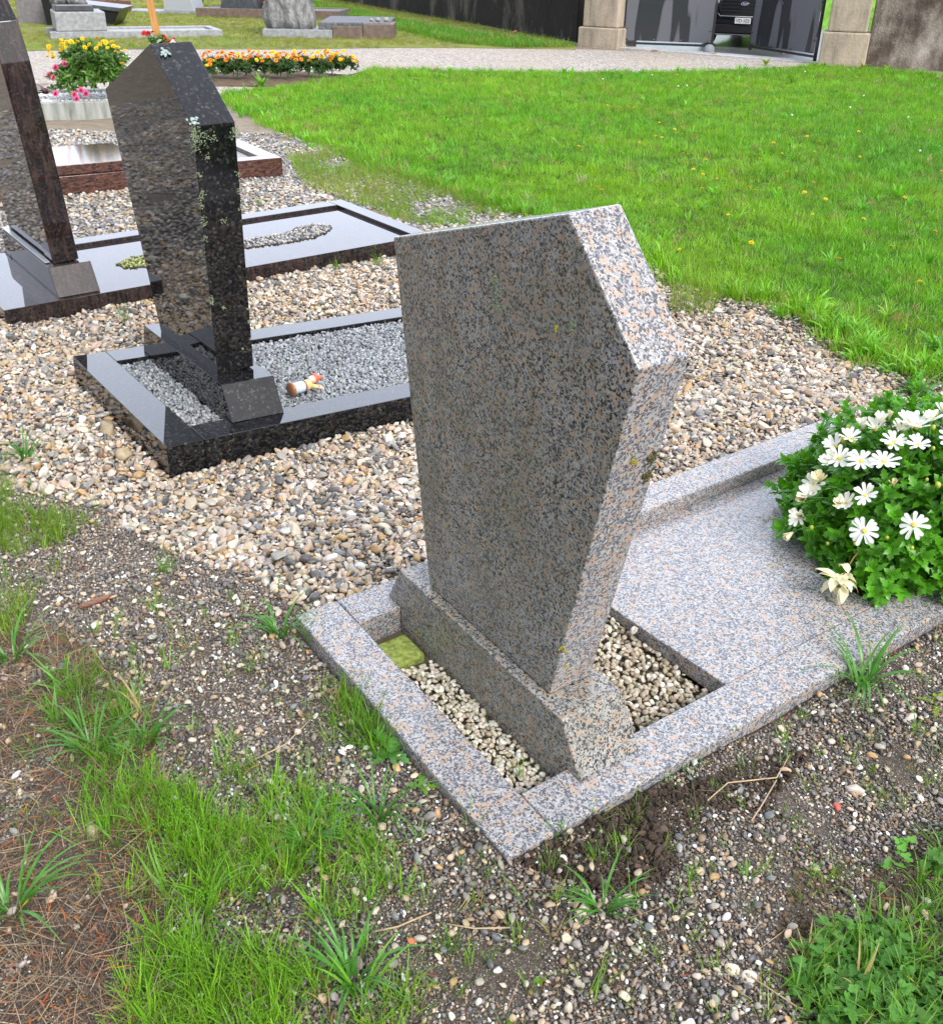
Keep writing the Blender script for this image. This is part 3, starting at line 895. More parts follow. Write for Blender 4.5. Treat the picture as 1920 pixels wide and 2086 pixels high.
x, y = x[k], y[k]
n = len(x)
scatter('lawn_grass', 'bright green mown lawn between the graves and the gate', 'grass', np.stack([x, y, np.full(n, .002)], 1), flat_rot(n, .28),
        rng.uniform(.5, 1.0, n) * (1 + .25 * (y > 8.2)) * (.55 + .85 * fnoise(x, y, 2.6, 33)), grass_cols(x, y, n), C_LAWN, rng.integers(0, 10, n))
# longer growth and broad weeds along the lawn's ragged edge
def along(P, step, spread):
    P = np.array(P)
    out = []
    for a, b in zip(P[:-1], P[1:]):
        m = max(1, int(np.hypot(*(b - a)) / step))
        t = rng.random(m)[:, None]
        out.append(a + (b - a) * t)
    out = np.concatenate(out)
    return out + rng.normal(0, spread, out.shape)
E_ = along(LAWN[:14], .014, .06)
n = len(E_)
scatter('edge_grass', 'longer grass along the ragged near edge of the lawn', 'grass', np.stack([E_[:, 0], E_[:, 1], zg(E_[:, 0], E_[:, 1]) * 0 + np.maximum(zg(E_[:, 0], E_[:, 1]), 0) - .004], 1), flat_rot(n, .2), rng.uniform(.8, 1.6, n),
        grass_cols(E_[:, 0], E_[:, 1], n), C_LAWN, rng.integers(0, 10, n))
E_ = np.concatenate([along(LAWN[:14], .05, .07), along(LAWN[1:5], .022, .06)])
x, y = grid_pts(LAWN, .5)
E_ = np.concatenate([E_, np.stack([x, y], 1)])
n = len(E_)
scatter('broad_weeds', 'broad-leaved weeds growing at the edge of the lawn', 'weeds', np.stack([E_[:, 0], E_[:, 1], np.maximum(zg(E_[:, 0], E_[:, 1]), 0)], 1), flat_rot(n, .25), rng.uniform(.6, 1.25, n),
        grass_cols(E_[:, 0], E_[:, 1], n) * np.array([.8, 1., 1.2]), C_WEED, rng.integers(0, 6, n))

C_FINE = protos('fine_grass', [clump_me('fine_grass', 9, .020, .04, .10, .0024, .0046, (.3, 1.6), 1, 4) for _ in range(8)], M_lawn)
C_STRAP = protos('strap_grass', [clump_me('strap_grass', 7, .012, .06, .13, .004, .0075, (.6, 2.3), 0, 5) for _ in range(8)], M_lawn)
def patch(name, label, polys, sp, thr, seed, coll, s0, s1, a, b, jit=.6, nfreq=4.):
    P = []
    for q_ in polys:
        x, y = grid_pts(q_, sp, jit)
        k = (fnoise(x, y, nfreq, seed) > thr) & ~in_grave(x, y, .003)
        P.append(np.stack([x[k], y[k]], 1))
    P = np.concatenate(P)
    n = len(P)
    x, y = P[:, 0], P[:, 1]
    return scatter(name, label, 'grass', np.stack([x, y, zg(x, y) - .002], 1), flat_rot(n, .2), rng.uniform(s0, s1, n), grass_cols(x, y, n, a, b), coll, rng.integers(0, len(coll.objects), n))
PT1 = [(-0.696, 1.491), (-0.605, 1.468), (-0.505, 1.44), (-0.383, 1.335), (-0.29, 1.239), (-0.186, 1.141), (-0.144, 1.072), (-0.099, 0.918), (-0.507, 0.913), (-0.558, 1.024), (-0.569, 1.173), (-0.705, 1.361)]
PT1b = [(-0.804, 1.59), (-0.638, 1.586), (-0.284, 1.47), (-0.146, 1.307), (-0.07, 1.14), (-0.083, 0.918), (-0.531, 0.912), (-0.727, 1.285)]
PT2 = [(-1.706, 2.761), (-1.378, 2.722), (-1.119, 2.669), (-1.173, 2.394), (-1.185, 2.206), (-1.101, 1.911), (-1.26, 1.853)]
PT3 = [(-0.977, 1.849), (-0.874, 1.867), (-0.732, 1.718), (-0.655, 1.65), (-0.717, 1.558), (-0.842, 1.545), (-0.934, 1.688)]
PT4 = [(-1.705, 2.976), (-1.558, 2.977), (-1.355, 2.479), (-1.473, 2.475)]
PT5 = [(-0.308, 1.824), (-0.259, 1.808), (-0.175, 1.657), (-0.168, 1.577), (-0.246, 1.591), (-0.306, 1.719)]
patch('grass_patch', 'thick green grass growing through the gravel at the lower left', [PT1, PT1b], .0205, .45, 41, C_FINE, .4, 1.1, (.13, .36, .018), (.20, .42, .025), .6, 7.)
patch('grass_patch', 'grass growing at the left edge beside the pebbles', [PT2, PT4], .026, .45, 43, C_FINE, .6, 1.1, (.13, .29, .02), (.21, .34, .03), .6, 7.)
patch('grass_patch', 'narrow grass clump between the gravel and brown litter', [PT3], .024, .45, 45, C_FINE, .5, 1.05, (.10, .29, .02), (.16, .33, .02), .6, 8.)
patch('grass_patch', 'grass tuft pressed against the left face of the granite kerb', [PT5], .019, .33, 47, C_FINE, .7, 1.1, (.09, .28, .015), (.13, .31, .015), .6, 9.)
patch('sparse_grass', 'thin grass blades sprouting between the small stones', [FINE], .075, .44, 49, C_FINE, .35, .95, (.11, .29, .02), (.19, .34, .03), .6, 3.)
patch('strap_grass', 'broad grass blades standing among the fine grass', [PT1, PT3], .055, .40, 51, C_STRAP, .5, 1.15, (.09, .27, .035), (.14, .32, .03))
ROUGH = [(-1.693, 9.177), (-1.39, 9.603), (-0.552, 8.226), (0.233, 7.057), (0.257, 6.666), (-0.241, 6.45), (-0.659, 6.728), (-1.268, 7.592)]
patch('rough_grass', 'patchy yellow-green grass between the dark grave and the lawn', [ROUGH], .038, .40, 53, C_FINE, .6, 1.2, (.17, .32, .02), (.26, .34, .05), .6, 2.6)
ROUGH2 = [(-2.33, 6.042), (-2.245, 6.576), (-1.957, 6.039), (-1.918, 5.7), (-2.151, 5.692)]

# far verge: short yellowish growth and a strip of fresh grass along the wall
def far_grass(name, label, poly, sp, thr, a, b, s0, s1, seed):
    x, y = grid_pts(poly, sp)
    k = (fnoise(x, y, .9, seed) > thr) & (np.abs(x + 1) < 2 + y * .6)
    x, y = x[k], y[k]
    n = len(x)
    scatter(name, label, 'grass', np.stack([x, y, np.full(n, .005)], 1), flat_rot(n, .15), rng.uniform(s0, s1, n), grass_cols(x, y, n, a, b), C_LAWN, rng.integers(0, 10, n))
far_grass('verge_grass', 'short yellowish grass among the far graves', VERGE, .17, .34, (.20, .26, .02), (.24, .26, .04), .5, 1.3, 61)
STRIP = [(-5.688, 36.425), (-3.475, 31.384), (-0.677, 24.155), (1.809, 20.663), (0.568, 20.302), (-0.593, 21.199), (-3.042, 27.395), (-5.403, 33.562)]
far_grass('wall_grass', 'strip of fresh green grass at the foot of the dark wall', STRIP, .11, .1, (.10, .26, .015), (.14, .28, .02), 1.2, 2.4, 63)

# dry stems and needles
def needle_me():
    m = MB()
    m.blade((0, 0, 0), 0, 1., .05, rng.uniform(.1, .9), 4, .3)
    V = m.V[0]
    V[:, [0, 2]] = V[:, [2, 0]] * np.array([1, .35])
    return m.me('dry_stem')
C_STEM = protos('dry_stem', [needle_me() for _ in range(8)], M_straw)
x, y = grid_pts(LITTER, .0085)
k = fnoise(x, y, 6, 8) > .27
x, y = x[k], y[k]
x2, y2 = grid_pts(FINE, .062)
k = (fnoise(x2, y2, 4, 55) > .42) & ~in_grave(x2, y2, .01)
x, y = np.concatenate([x, x2[k]]), np.concatenate([y, y2[k]])
n = len(x)
ln = rng.uniform(.03, .12, n)
orange = rng.random(n) < .26
ln[orange] = rng.uniform(.016, .034, orange.sum())
wd = np.where(orange, ln * 2.2, np.minimum(ln * .6, .036))
col = pick([(.22, .145, .085), (.31, .23, .14), (.10, .065, .04), (.40, .32, .21), (.05, .035, .025)], [.28, .2, .24, .1, .18], n)
col[orange] = pick([(.30, .085, .025), (.17, .05, .02), (.42, .17, .04)], [.45, .35, .2], orange.sum())
rot = np.stack([rng.normal(0, .5, n), rng.normal(-.03, .13, n), rng.uniform(0, 6.283, n)], 1)
scatter('dry_litter', 'brown dead stems and orange needles lying on the earth at the lower left', 'litter', np.stack([x, y, zg(x, y) + rng.uniform(.003, .020, n)], 1), rot, np.stack([ln, wd, ln], 1), col, C_STEM, rng.integers(0, 8, n))

# individual grass tufts
TUFT = {}
def tuft_mesh(kind, v):
    if (kind, v) in TUFT: return TUFT[(kind, v)]
    if kind == 'broad': me = clump_me('blades', 26, .022, .12, .27, .008, .0145, (1.0, 2.6), 0, 8)
    elif kind == 'spiky': me = clump_me('blades', 42, .020, .05, .105, .0020, .0036, (.3, 1.4), 2, 5)
    elif kind == 'small': me = clump_me('blades', 14, .008, .03, .075, .0022, .004, (.5, 1.9), 0, 5)
    else: me = clump_me('blades', 170, .12, .10, .24, .003, .0055, (.2, 1.1), 50, 5)
    TUFT[(kind, v)] = me
    return me
def tuft(P, kind, s, label, mat=None, v=0):
    mat = mat or {'broad': M_grassB, 'spiky': M_grassA, 'small': M_grassA, 'seed': M_grassC}[kind]
    me = tuft_mesh(kind, v)
    if not me.materials: me.materials.append(mat)
    o = bpy.data.objects.new('grass_tuft', me)
    COL.objects.link(o)
    o.location = (P[0], P[1], P[2] - .004)
    o.rotation_euler = (0, 0, rng.uniform(0, 6.28))
    o.scale = (s, s, s * rng.uniform(.9, 1.1))
    tag(o, label, 'grass tuft', 'grass tufts in the gravel')
for i, (P, kd, s, lab) in enumerate([
    ((-0.469, 1.994, 0.102), 'broad', .62, 'sprawling grass tuft left of the granite kerb corner'),
    ((-0.387, 1.971, 0.102), 'spiky', .85, 'dark grass tuft touching the left corner of the granite kerb'),
    ((-0.169, 1.4, 0.105), 'broad', .62, 'broad-bladed tuft left of the front kerb, below the dandelion'),
    ((-0.177, 1.333, 0.108), 'spiky', .6, 'yellowish thin tuft just below the broad tuft beside the kerb'),
    ((-0.299, 1.329, 0.102), 'broad', .55, 'bluish tuft between the grass patch and the kerb'),
    ((0.919, 1.824, 0.111), 'broad', .85, 'large tuft leaning on the right kerb of the granite grave'),
    ((0.174, 1.358, 0.116), 'small', .9, 'few blades growing out under the front corner of the granite kerb'),
    ((0.247, 1.3, 0.114), 'spiky', .62, 'upright bright tuft in the dark earth below the kerb corner'),
    ((0.244, 1.187, 0.113), 'broad', .55, 'wide tuft standing in gravel near the pinkish white stone'),
    ((0.192, 1.217, 0.116), 'small', .8, 'little star-shaped tuft left of the wide tuft in the gravel'),
    ((0.416, 1.501, 0.106), 'small', .8, 'thin tuft leaning on the right kerb below the headstone'),
    ((0.414, 1.268, 0.107), 'small', .75, 'little bright tuft on the gravel, left of a matching one'),
    ((0.523, 1.272, 0.105), 'small', .85, 'little bright tuft on the gravel, right of a matching one'),
    ((0.649, 1.282, 0.104), 'small', .65, 'faint small tuft on brown earth above the clover'),
    ((-0.021, 1.11, 0.113), 'spiky', .55, 'round tuft of thin blades standing alone in the gravel near the bottom'),
    ((0.04, 1.087, 0.113), 'small', .7, 'sparse tuft right of the round tuft near the bottom'),
    ((-0.473, 1.533, 0.096), 'spiky', .55, 'pale green tuft alone in the fine gravel left of centre'),
    ((-0.844, 2.326, 0.066), 'spiky', .72, 'tuft with dry stems at the border of pebbles and fine gravel'),
    ((-1.677, 4.584, 0.013), 'spiky', 1.05, 'bright green tuft in the pebbles behind the black kerb'),
    ((-1.57, 3.117, 0.005), 'broad', .8, 'dark sprawling tuft in the pebbles at the left edge'),
    ((-1.107, 1.911, 0.072), 'broad', .75, 'grey-green tuft at the left edge above the brown litter'),
    ((-0.798, 1.18, 0.096), 'broad', .75, 'blue-green tuft at the left edge near the bottom'),
    ((-0.793, 1.59, 0.085), 'broad', .72, 'glossy tuft in the clump beside the brown litter'),
    ((-0.691, 1.619, 0.089), 'broad', .55, 'sprawling tuft right of the glossy tuft'),
    ((-0.184, 1.045, 0.105), 'broad', .7, 'arching tuft at the right border of the thick grass patch'),
    ((1.099, 4.912, 0.012), 'seed', 1.0, 'tall seeding tuft behind the granite headstone at the lawn edge'),
    ((-0.771, 5.458, 0.033), 'spiky', .9, 'small tuft against the dark grave kerb behind the black headstone'),
    ((-0.553, 5.552, 0.033), 'spiky', 1.0, 'tuft against the dark grave kerb just left of the granite headstone'),
    ((-1.479, 6.926, 0.042), 'small', 1.4, 'little tuft in grey gravel beside the reddish grave'),
    ((0.609, 1.935, 0.107), 'small', .01, '')]):
    if lab: tuft(P, kd, s, lab, None, i % 4)
# grass in the chip beds of the granite grave
for i, (P, kd, s, lab) in enumerate([
    ((0.113, 1.547, 0.088), 'small', .75, 'flattened tuft in the front corner of the white chip bed'),
    ((-0.016, 1.852, 0.098), 'small', .7, 'thin tuft against the granite plinth in the narrow bed'),
    ((0.421, 1.674, 0.094), 'small', .75, 'tuft lying along the kerb behind the granite plinth'),
    ((0.405, 2.086, 0.108), 'small', .7, 'dark tuft below the slab edge behind the headstone')]):
    tuft(P, kd, s, lab, None, i)

# leafy weeds
def leaf_me(m, base, az, L, w, el, droop, teeth=.0, n=7, petal=False):
    d = np.array([math.cos(az), math.sin(az), 0.])
    side = np.array([-math.sin(az), math.cos(az), 0.])
    p = np.array(base, float)
    V, Fc = [], []
    an = el
    for i in range(n + 1):
        t = i / n
        ww = w * (math.sin(math.pi * min(1, t**.72)) * .95 + .06) * (1 + teeth * (1 if i % 2 else -1))
        if petal: ww = w * (.42 + .62 * t) * (1 if t < .8 else math.sqrt(max(0., 1 - ((t - .8) / .215)**2)))
        elif i == n: ww = w * .03
        up = np.array([0, 0, 1.]) * math.cos(an) - d * math.sin(an)
        V += [p - side * ww * .5 + up * ww * .13, p, p + side * ww * .5 + up * ww * .13]
        p = p + (d * math.cos(an) + np.array([0, 0, math.sin(an)])) * L / n
        an -= droop / n
    for i in range(n):
        a = i * 3
        Fc += [(a, a + 1, a + 4, a + 3), (a + 1, a + 2, a + 5, a + 4)]
    m.add(V, Fc)
def rosette(name, P, nl, L, w, label, cat, mat, teeth=.35, el=(.1, .7)):
    m = MB()
    for i in range(nl):
        leaf_me(m, (0, 0, .002), 6.283 * i / nl + rng.normal(0, .25), L * rng.uniform(.7, 1.1), w * rng.uniform(.8, 1.1), rng.uniform(*el), rng.uniform(.4, 1.1), teeth, 9)
    o = link(name, m.me(name), mat)
    o.location = P
    tag(o, label, cat)
rosette('dandelion', (-0.161, 1.596, 0.097), 8, .075, .022, 'toothed dandelion rosette at the foot of the front granite kerb', 'weed', M_grassB)
rosette('dandelion', (-0.093, 1.493, 0.102), 4, .05, .014, 'small dandelion shoot against the kerb, nearer the corner', 'weed', M_grassA)
rosette('weed_seedling', (0.074, 0.967, 0.106), 4, .016, .011, 'tiny round-leaved seedling in the gravel at the bottom', 'weed', M_grassA, 0)
rosette('weed_seedling', (0.127, 1.051, 0.111), 4, .013, .009, 'tiny seedling right of the sparse tuft near the bottom', 'weed', M_grassA, 0)
rosette('weed_seedling', (0.572, 1.048, 0.101), 5, .020, .012, 'yellow-green seedling between the pale stones and the clover', 'weed', M_grassC, 0)
rosette('yellow_weed', (1.068, 1.765, 0.111), 9, .06, .012, 'yellow-green feathery weed cut by the right edge', 'weed', M_grassC, .5)
for P, lab in [((1.791, 3.733, 0.061), 'dark feathery weed at the right edge above the white flowers'), ((2.071, 4.254, 0.056), 'feathery weed in the lawn edge at the far right')]:
    m = MB()
    for i in range(26):
        a = rng.uniform(0, 6.28)
        leaf_me(m, rng.normal(0, .02, 3) * np.array([1, 1, 0]), a, rng.uniform(.08, .17), .016, rng.uniform(.5, 1.4), rng.uniform(.4, 1.3), .6, 11)
    o = link('feathery_weed', m.me('feathery_weed'), M_bush)
    o.location = P
    tag(o, lab, 'weed')
# seedling stalks
for P, h, lab in [((0.619, 1.126, 0.102), .07, 'thin single stalk with a whitish tip on the gravel'), ((1.485, 3.715, 0.073), .12, 'thin seeding stalk on the gravel behind the granite grave'), ((1.395, 4.315, 0.021), .08, 'short dry stalk on the pebbles right of the granite headstone'), ((-0.503, 2.15, 0.1), .09, 'thin pale stalk at the border of the pebbles left of the granite grave')]:
    m = MB()
    m.tube([(0, 0, 0), (.004, .002, h * .5), (.012, .004, h)], [.0012, .001, .0007], 5)
    for k in range(26):
        t = rng.uniform(.4, 1)
        V, Fc = ICO[1]
        m.add(V * .0017 + np.array([.012 * t, .004 * t, h * t]) + rng.normal(0, .0018, 3), Fc)
    o = link('seed_stalk', m.me('seed_stalk'), M_grassC)
    o.location = P
    tag(o, lab, 'weed')

# clover at the lower right
def clover_me():
    m = MB()
    for s_ in range(5):
        b = np.array([rng.normal(0, .012), rng.normal(0, .012), 0])
        t = b + np.array([rng.normal(0, .01), rng.normal(0, .01), rng.uniform(.012, .042)])
        m.tube([b, (b + t) / 2, t], .0006, 3, False)
        a0 = rng.uniform(0, 6)
        r = rng.uniform(.0042, .0078)
        tilt = rng.normal(0, .25, 2)
        for k in range(3):
            a = a0 + k * 2.094
            c = np.array([math.cos(a), math.sin(a)]) * r * .95
            V = [np.array([0, 0, 0.])]
            for j in range(9):
                an = a + math.pi + 2 * math.pi * (j + .5) / 9
                rr_ = r * (.95 if abs(j - 4) > 0 else .82)
                q_ = c + rr_ * np.array([math.cos(an), math.sin(an)])
                V.append(np.array([q_[0], q_[1], np.hypot(*q_) * .22]))
            V = [np.array([*c, r * .1])] + V[1:]
            V = np.array(V)
            V[:, 2] += V[:, 0] * tilt[0] + V[:, 1] * tilt[1]
            m.add(V + t, [(0, j + 1, (j + 1) % 9 + 1) for j in range(9)])
    return m.me('clover')
C_CLOV = protos('clover', [clover_me() for _ in range(9)], M_clover)
CLOV = [(0.584, 0.932), (0.548, 1.034), (0.587, 1.11), (0.673, 1.163), (0.767, 1.197), (0.905, 1.337), (1.059, 1.443), (0.873, 0.937)]
x, y = grid_pts(CLOV, .0145)
k = fnoise(x, y, 8, 71) > .47
x, y = x[k], y[k]
n = len(x)
scatter('clover', 'mat of clover leaves in the lower right corner', 'clover', np.stack([x, y, zg(x, y)], 1), flat_rot(n, .3), rng.uniform(.45, 1.05, n), grass_cols(x, y, n, (.045, .18, .022), (.09, .25, .03), 0), C_CLOV, rng.integers(0, 9, n))
patch('grass_patch', 'grass standing among the clover in the lower right corner', [CLOV], .022, .33, 73, C_STRAP, .45, .95, (.075, .23, .02), (.12, .27, .02))
x, y = grid_pts([(0.466, 1.117), (0.69, 1.216), (0.778, 1.31), (0.978, 1.495), (0.905, 1.313), (0.634, 1.092), (0.548, 1.034), (0.439, 0.996)], .05)
k = fnoise(x, y, 5, 75) > .5
x, y = x[k], y[k]
n = len(x)
scatter('clover_shoots', 'scattered clover shoots on brown earth near the clover mat', 'clover', np.stack([x, y, zg(x, y)], 1), flat_rot(n, .2), rng.uniform(.5, .9, n), grass_cols(x, y, n, (.08, .26, .03), (.12, .31, .03), 0), C_CLOV, rng.integers(0, 9, n))

# ------------------------------------------------------------------ white daisy bush on the granite grave
bush = empty('daisy_bush', MG, 'dense green bush with white daisy flowers growing out of the granite slab', 'flower bush')
BCn, BRd = np.array((1.64, 0.27, 0.06)), np.array((0.36, 0.375, 0.295))
def rot_to(nrm, roll):
    nrm = np.asarray(nrm, float)
    return np.array((Vector(nrm).to_track_quat('Z', 'Y').to_matrix() @ Matrix.Rotation(roll, 3, 'Z')))
def shoot(m, P, nrm, nl, L, w):
    """a leafy shoot: toothed leaves whorled round its tip"""
    Rm = rot_to(nrm, rng.uniform(0, 6))
    q_ = MB()
    for i in range(nl):
        leaf_me(q_, (0, 0, -.035 + .04 * i / nl), i * 2.4 + rng.normal(0, .3), L * rng.uniform(.6, 1.1) * (1 - .35 * i / nl), w * rng.uniform(.8, 1.2), rng.uniform(.15, .6) + .8 * i / nl, rng.uniform(.1, .9), .26, 7)
    V = np.concatenate(q_.V)
    m.add(V @ Rm.T + P, q_.F)
m1, m2 = MB(), MB()
cnt = 0
while cnt < 600:
    d = rng.normal(size=3)
    d /= np.linalg.norm(d)
    if d[2] < -.72: continue
    rad = (1.02 + .14 * (vnoise(np.array(d[0] * 3), np.array(d[1] * 3 + d[2]), 2., 9) - .5)) * rng.uniform(.86, 1.04)
    P_ = BCn + d * BRd * rad
    if P_[2] < -.025: continue
    nr = d / BRd
    nr /= np.linalg.norm(nr)
    nr = nr + np.array([0, 0, .55]) + rng.normal(0, .28, 3)
    shoot(m1, P_, nr / np.linalg.norm(nr), 9, .054, .0175)
    cnt += 1
cnt = 0
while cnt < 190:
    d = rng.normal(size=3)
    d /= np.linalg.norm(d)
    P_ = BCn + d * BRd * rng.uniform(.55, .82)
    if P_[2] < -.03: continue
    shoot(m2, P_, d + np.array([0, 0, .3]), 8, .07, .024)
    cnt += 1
for cx_, cy_, nn_ in ((1.42, .25, 46), (1.40, .40, 40), (1.32, .18, 26), (1.50, .52, 30), (1.50, .12, 36)):
    for _ in range(nn_):
        d = rng.normal(size=3)
        d /= np.linalg.norm(d)
        d[2] = abs(d[2])
        P_ = np.array([cx_, cy_, .01]) + d * np.array([.13, .13, .13]) * rng.uniform(.75, 1.05)
        nr = d + np.array([-.2, 0, .5]) + rng.normal(0, .3, 3)
        shoot(m1, P_, nr / np.linalg.norm(nr), 8, .05, .0165)
link('foliage', m1.me('foliage'), M_bush, bush)
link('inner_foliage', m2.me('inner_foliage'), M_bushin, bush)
m = MB()
for i in range(40):
    a = rng.uniform(0, 6.28)
    r = math.sqrt(rng.random())
    P_ = np.array([BCn[0] + math.cos(a) * r * .3, BCn[1] + math.sin(a) * r * .3, .08 + .22 * (1 - r * r) + .05])
    b_ = np.array([1.52 + math.cos(a) * .1, .28 + math.sin(a) * .1, -.06])
    m.tube([b_, (b_ + P_) / 2 + rng.normal(0, .02, 3), P_], [.006, .004, .002], 5)
link('stems', m.me('stems'), plain('green_stem', (.06, .10, .03), .6), bush)
def flower(P, nrm, r, cup, npet=12, centre=True, pm=None):
    """ray flower: long notched petals round a domed centre; cup 0 = flat open, 1 = closed"""
    Rm = rot_to(nrm, rng.uniform(0, 6))
    m, mc = MB(), MB()
    for i in range(npet):
        leaf_me(m, (0, 0, 0), 6.283 * i / npet + rng.normal(0, .09), r * rng.uniform(.86, 1.06), r * .30, -.05 + cup * 1.45 + rng.normal(0, .10), .3 - cup * .5, 0, 10, True)
    V = np.concatenate(m.V)
    m.V = [V @ Rm.T + np.array(P)]
    o = link('flower', m.me('petals'), pm or M_petal, bush)
    if centre:
        mc.ball((0, 0, 0), (r * .17, r * .17, r * .10), 2, .06)
        mc.V = [np.concatenate(mc.V) @ Rm.T + np.array(P) + Rm[:, 2] * r * .05]
        link('flower_centre', mc.me('flower_centre'), M_ycent, o)
    mt = MB()
    P0 = np.array(P) - Rm[:, 2] * .004
    d = BCn + (P0 - BCn) * .72
    mt.tube([d, (d + P0) / 2 + np.array([0, 0, .006]), P0], [.0016, .0015, .0022], 5)
    mt.ball(P0, (r * .15 + cup * r * .07,) * 3, 1)
    link('flower_stalk', mt.me('flower_stalk'), M_bushin, o)
toC = np.array((MG.inverted() @ Vector((0, 0, 1.6))))
def nv(P, up=.5, cm=.6, sd=.15):
    d = (np.array(P) - BCn) / BRd
    d /= np.linalg.norm(d)
    c_ = toC - np.array(P)
    c_ /= np.linalg.norm(c_)
    v = d * .5 + np.array([0, 0, up]) + c_ * cm + rng.normal(0, sd, 3)
    return v / np.linalg.norm(v)
for P, up, cm, r, cup, mt_ in [
    ((1.25, 0.197, 0.176), .1, 1.4, .040, .08, 0), ((1.299, 0.103, 0.226), .2, 1.6, .038, .02, 0), ((1.286, 0.239, 0.246), .5, .7, .034, .35, 0),
    ((1.33, 0.363, 0.282), .9, .3, .040, .30, 0), ((1.332, 0.301, 0.303), 1., .25, .040, .22, 0), ((1.35, 0.25, 0.318), 1., .25, .042, .25, 0),
    ((1.467, 0.255, 0.381), 1.2, 0, .047, .50, 0), ((1.446, 0.281, 0.366), 1., .1, .038, .60, 0), ((1.425, 0.339, 0.352), 1., .1, .038, .55, 0),
    ((1.411, 0.364, 0.347), 1.2, 0, .036, .80, 0), ((1.459, 0.328, 0.375), 1.2, 0, .028, .93, 1), ((1.35, 0.394, 0.299), .5, .2, .038, .55, 0),
    ((1.277, 0.371, 0.228), .6, .1, .036, .70, 1), ((1.253, 0.375, 0.187), .5, .2, .040, .65, 0), ((1.251, 0.387, 0.174), .3, .2, .034, .82, 1),
    ((1.233, 0.369, 0.136), .2, .2, .036, .85, 0), ((1.226, 0.38, 0.085), -.4, .1, .034, .90, 1), ((1.252, 0.284, 0.208), .6, .4, .026, .75, 1),
    ((1.263, 0.271, 0.215), .4, .3, .034, .55, 0), ((1.327, 0.196, 0.283), .9, .3, .026, .80, 1), ((1.432, 0.219, 0.357), .8, .4, .032, .35, 0),
    ((1.372, 0.372, 0.326), .8, .2, .036, .45, 0), ((1.316, 0.377, 0.269), .5, .3, .034, .6, 0), ((1.274, 0.382, 0.213), .4, .4, .036, .35, 0), ((1.436, 0.336, 0.368), 1.1, 0, .034, .75, 0), ((1.465, 0.279, 0.383), 1.1, .1, .04, .4, 0), ((1.5, 0.242, 0.394), 1.1, .1, .036, .6, 0), ((1.406, 0.269, 0.351), .9, .3, .036, .3, 0), ((1.245, 0.387, 0.121), .1, .5, .034, .5, 0), ((1.563, 0.248, 0.399), 1., .1, .034, .7, 0), ((1.498, 0.173, 0.376), 1., .3, .040, .2, 0), ((1.421, 0.077, 0.313), .7, .6, .040, .1, 0)]:
    flower(P, nv(P, up, cm), r, cup, int(rng.integers(11, 14)), cup < .6, M_cream if mt_ else M_petal)
for P, s in [((1.398, 0.401, 0.339), 1.2), ((1.37, 0.389, 0.316), 1.5), ((1.39, 0.268, 0.345), 1.3), ((1.338, 0.335, 0.304), 1.1), ((1.237, 0.337, 0.117), 1), ((1.236, 0.28, 0.098), .8),
             ((1.247, 0.211, 0.131), .8), ((1.276, 0.148, 0.173), .9), ((1.296, 0.09, 0.167), 1), ((1.492, 0.225, 0.388), 1.1), ((1.534, 0.252, 0.406), 1.4), ((1.384, 0.116, 0.306), 1.3),
             ((1.299, 0.235, 0.26), .8), ((1.26, 0.235, 0.176), .9), ((1.445, 0.185, 0.359), .9), ((1.324, 0.4, 0.274), .9), ((1.388, 0.149, 0.304), .8), ((1.373, 0.362, 0.325), 1.3)]:
    m = MB()
    nr = nv(P, .9, .1)
    V, Fc = ICO[2]
    m.add((V * np.array([.0055, .0055, .0075]) * s) @ rot_to(nr, 0).T + np.array(P), Fc)
    o = link('bud', m.me('bud'), M_bud, bush)
    mt = MB()
    d = BCn + (np.array(P) - BCn) * .75
    mt.tube([d, np.array(P)], .0014, 4)
    link('bud_stalk', mt.me('bud_stalk'), M_bushin, o)
# wilted bloom hanging over the slab
Pw = np.array((1.187, 0.189, 0.05))
m = MB()
for i in range(26):
    leaf_me(m, Pw + rng.normal(0, .011, 3) + np.array([0, 0, .008]), rng.uniform(0, 6.28), rng.uniform(.035, .06), .022, rng.uniform(-.9, .9), rng.uniform(.5, 2.6), .05, 6)
wb = link('wilted_flower', m.me('wilted_flower'), M_cream, bush)
mt = MB()
mt.tube([Pw + np.array([.10, .02, .06]), Pw + np.array([.05, .01, .05]), Pw + np.array([0, 0, .012])], .0018, 5)
mt.ball(Pw + np.array([-.004, -.004, .004]), .007, 1, .2)
link('brown_centre', mt.me('brown_centre'), plain('brown_stamen', (.24, .14, .05), .8), wb)

# ------------------------------------------------------------------ small things: snail, slug, leaves, gnome
def place(o, P, rz=0):
    o.location = P
    o.rotation_euler = (0, 0, rz)
    return o
sn = empty('snail_shell', loc(*(0.406, 2.015, 0.121), .8), 'striped grey snail shell on the chips below the slab edge', 'snail shell')
m = MB()
P_, r_ = [], []
for i in range(70):
    t = i / 69
    a = -t * 2 * math.pi * 2.7
    rad = .0105 * math.exp(-2.0 * t)
    P_.append((rad * math.cos(a), -.002 - .006 * t, .010 + rad * math.sin(a)))
    r_.append(.0068 * math.exp(-1.9 * t))
m.tube(P_, r_, 10)
q = N('snail_stripes')
sh = link('shell', m.me('shell'), q.fin(q.ramp(q.sep(q.vor(q.coord(), 260), 0), [(0, (.30, .26, .22)), (.5, (.55, .51, .45))]), .35), sn)
m = MB()
m.tube([(.013, .001, .004), (.006, .0, .003), (-.006, 0, .003)], [.003, .005, .003], 8)
link('shell_mouth', m.me('shell_mouth'), plain('shell_lip', (.62, .57, .5), .4), sn)
sl_ = (-0.991, 2.171, 0.064)
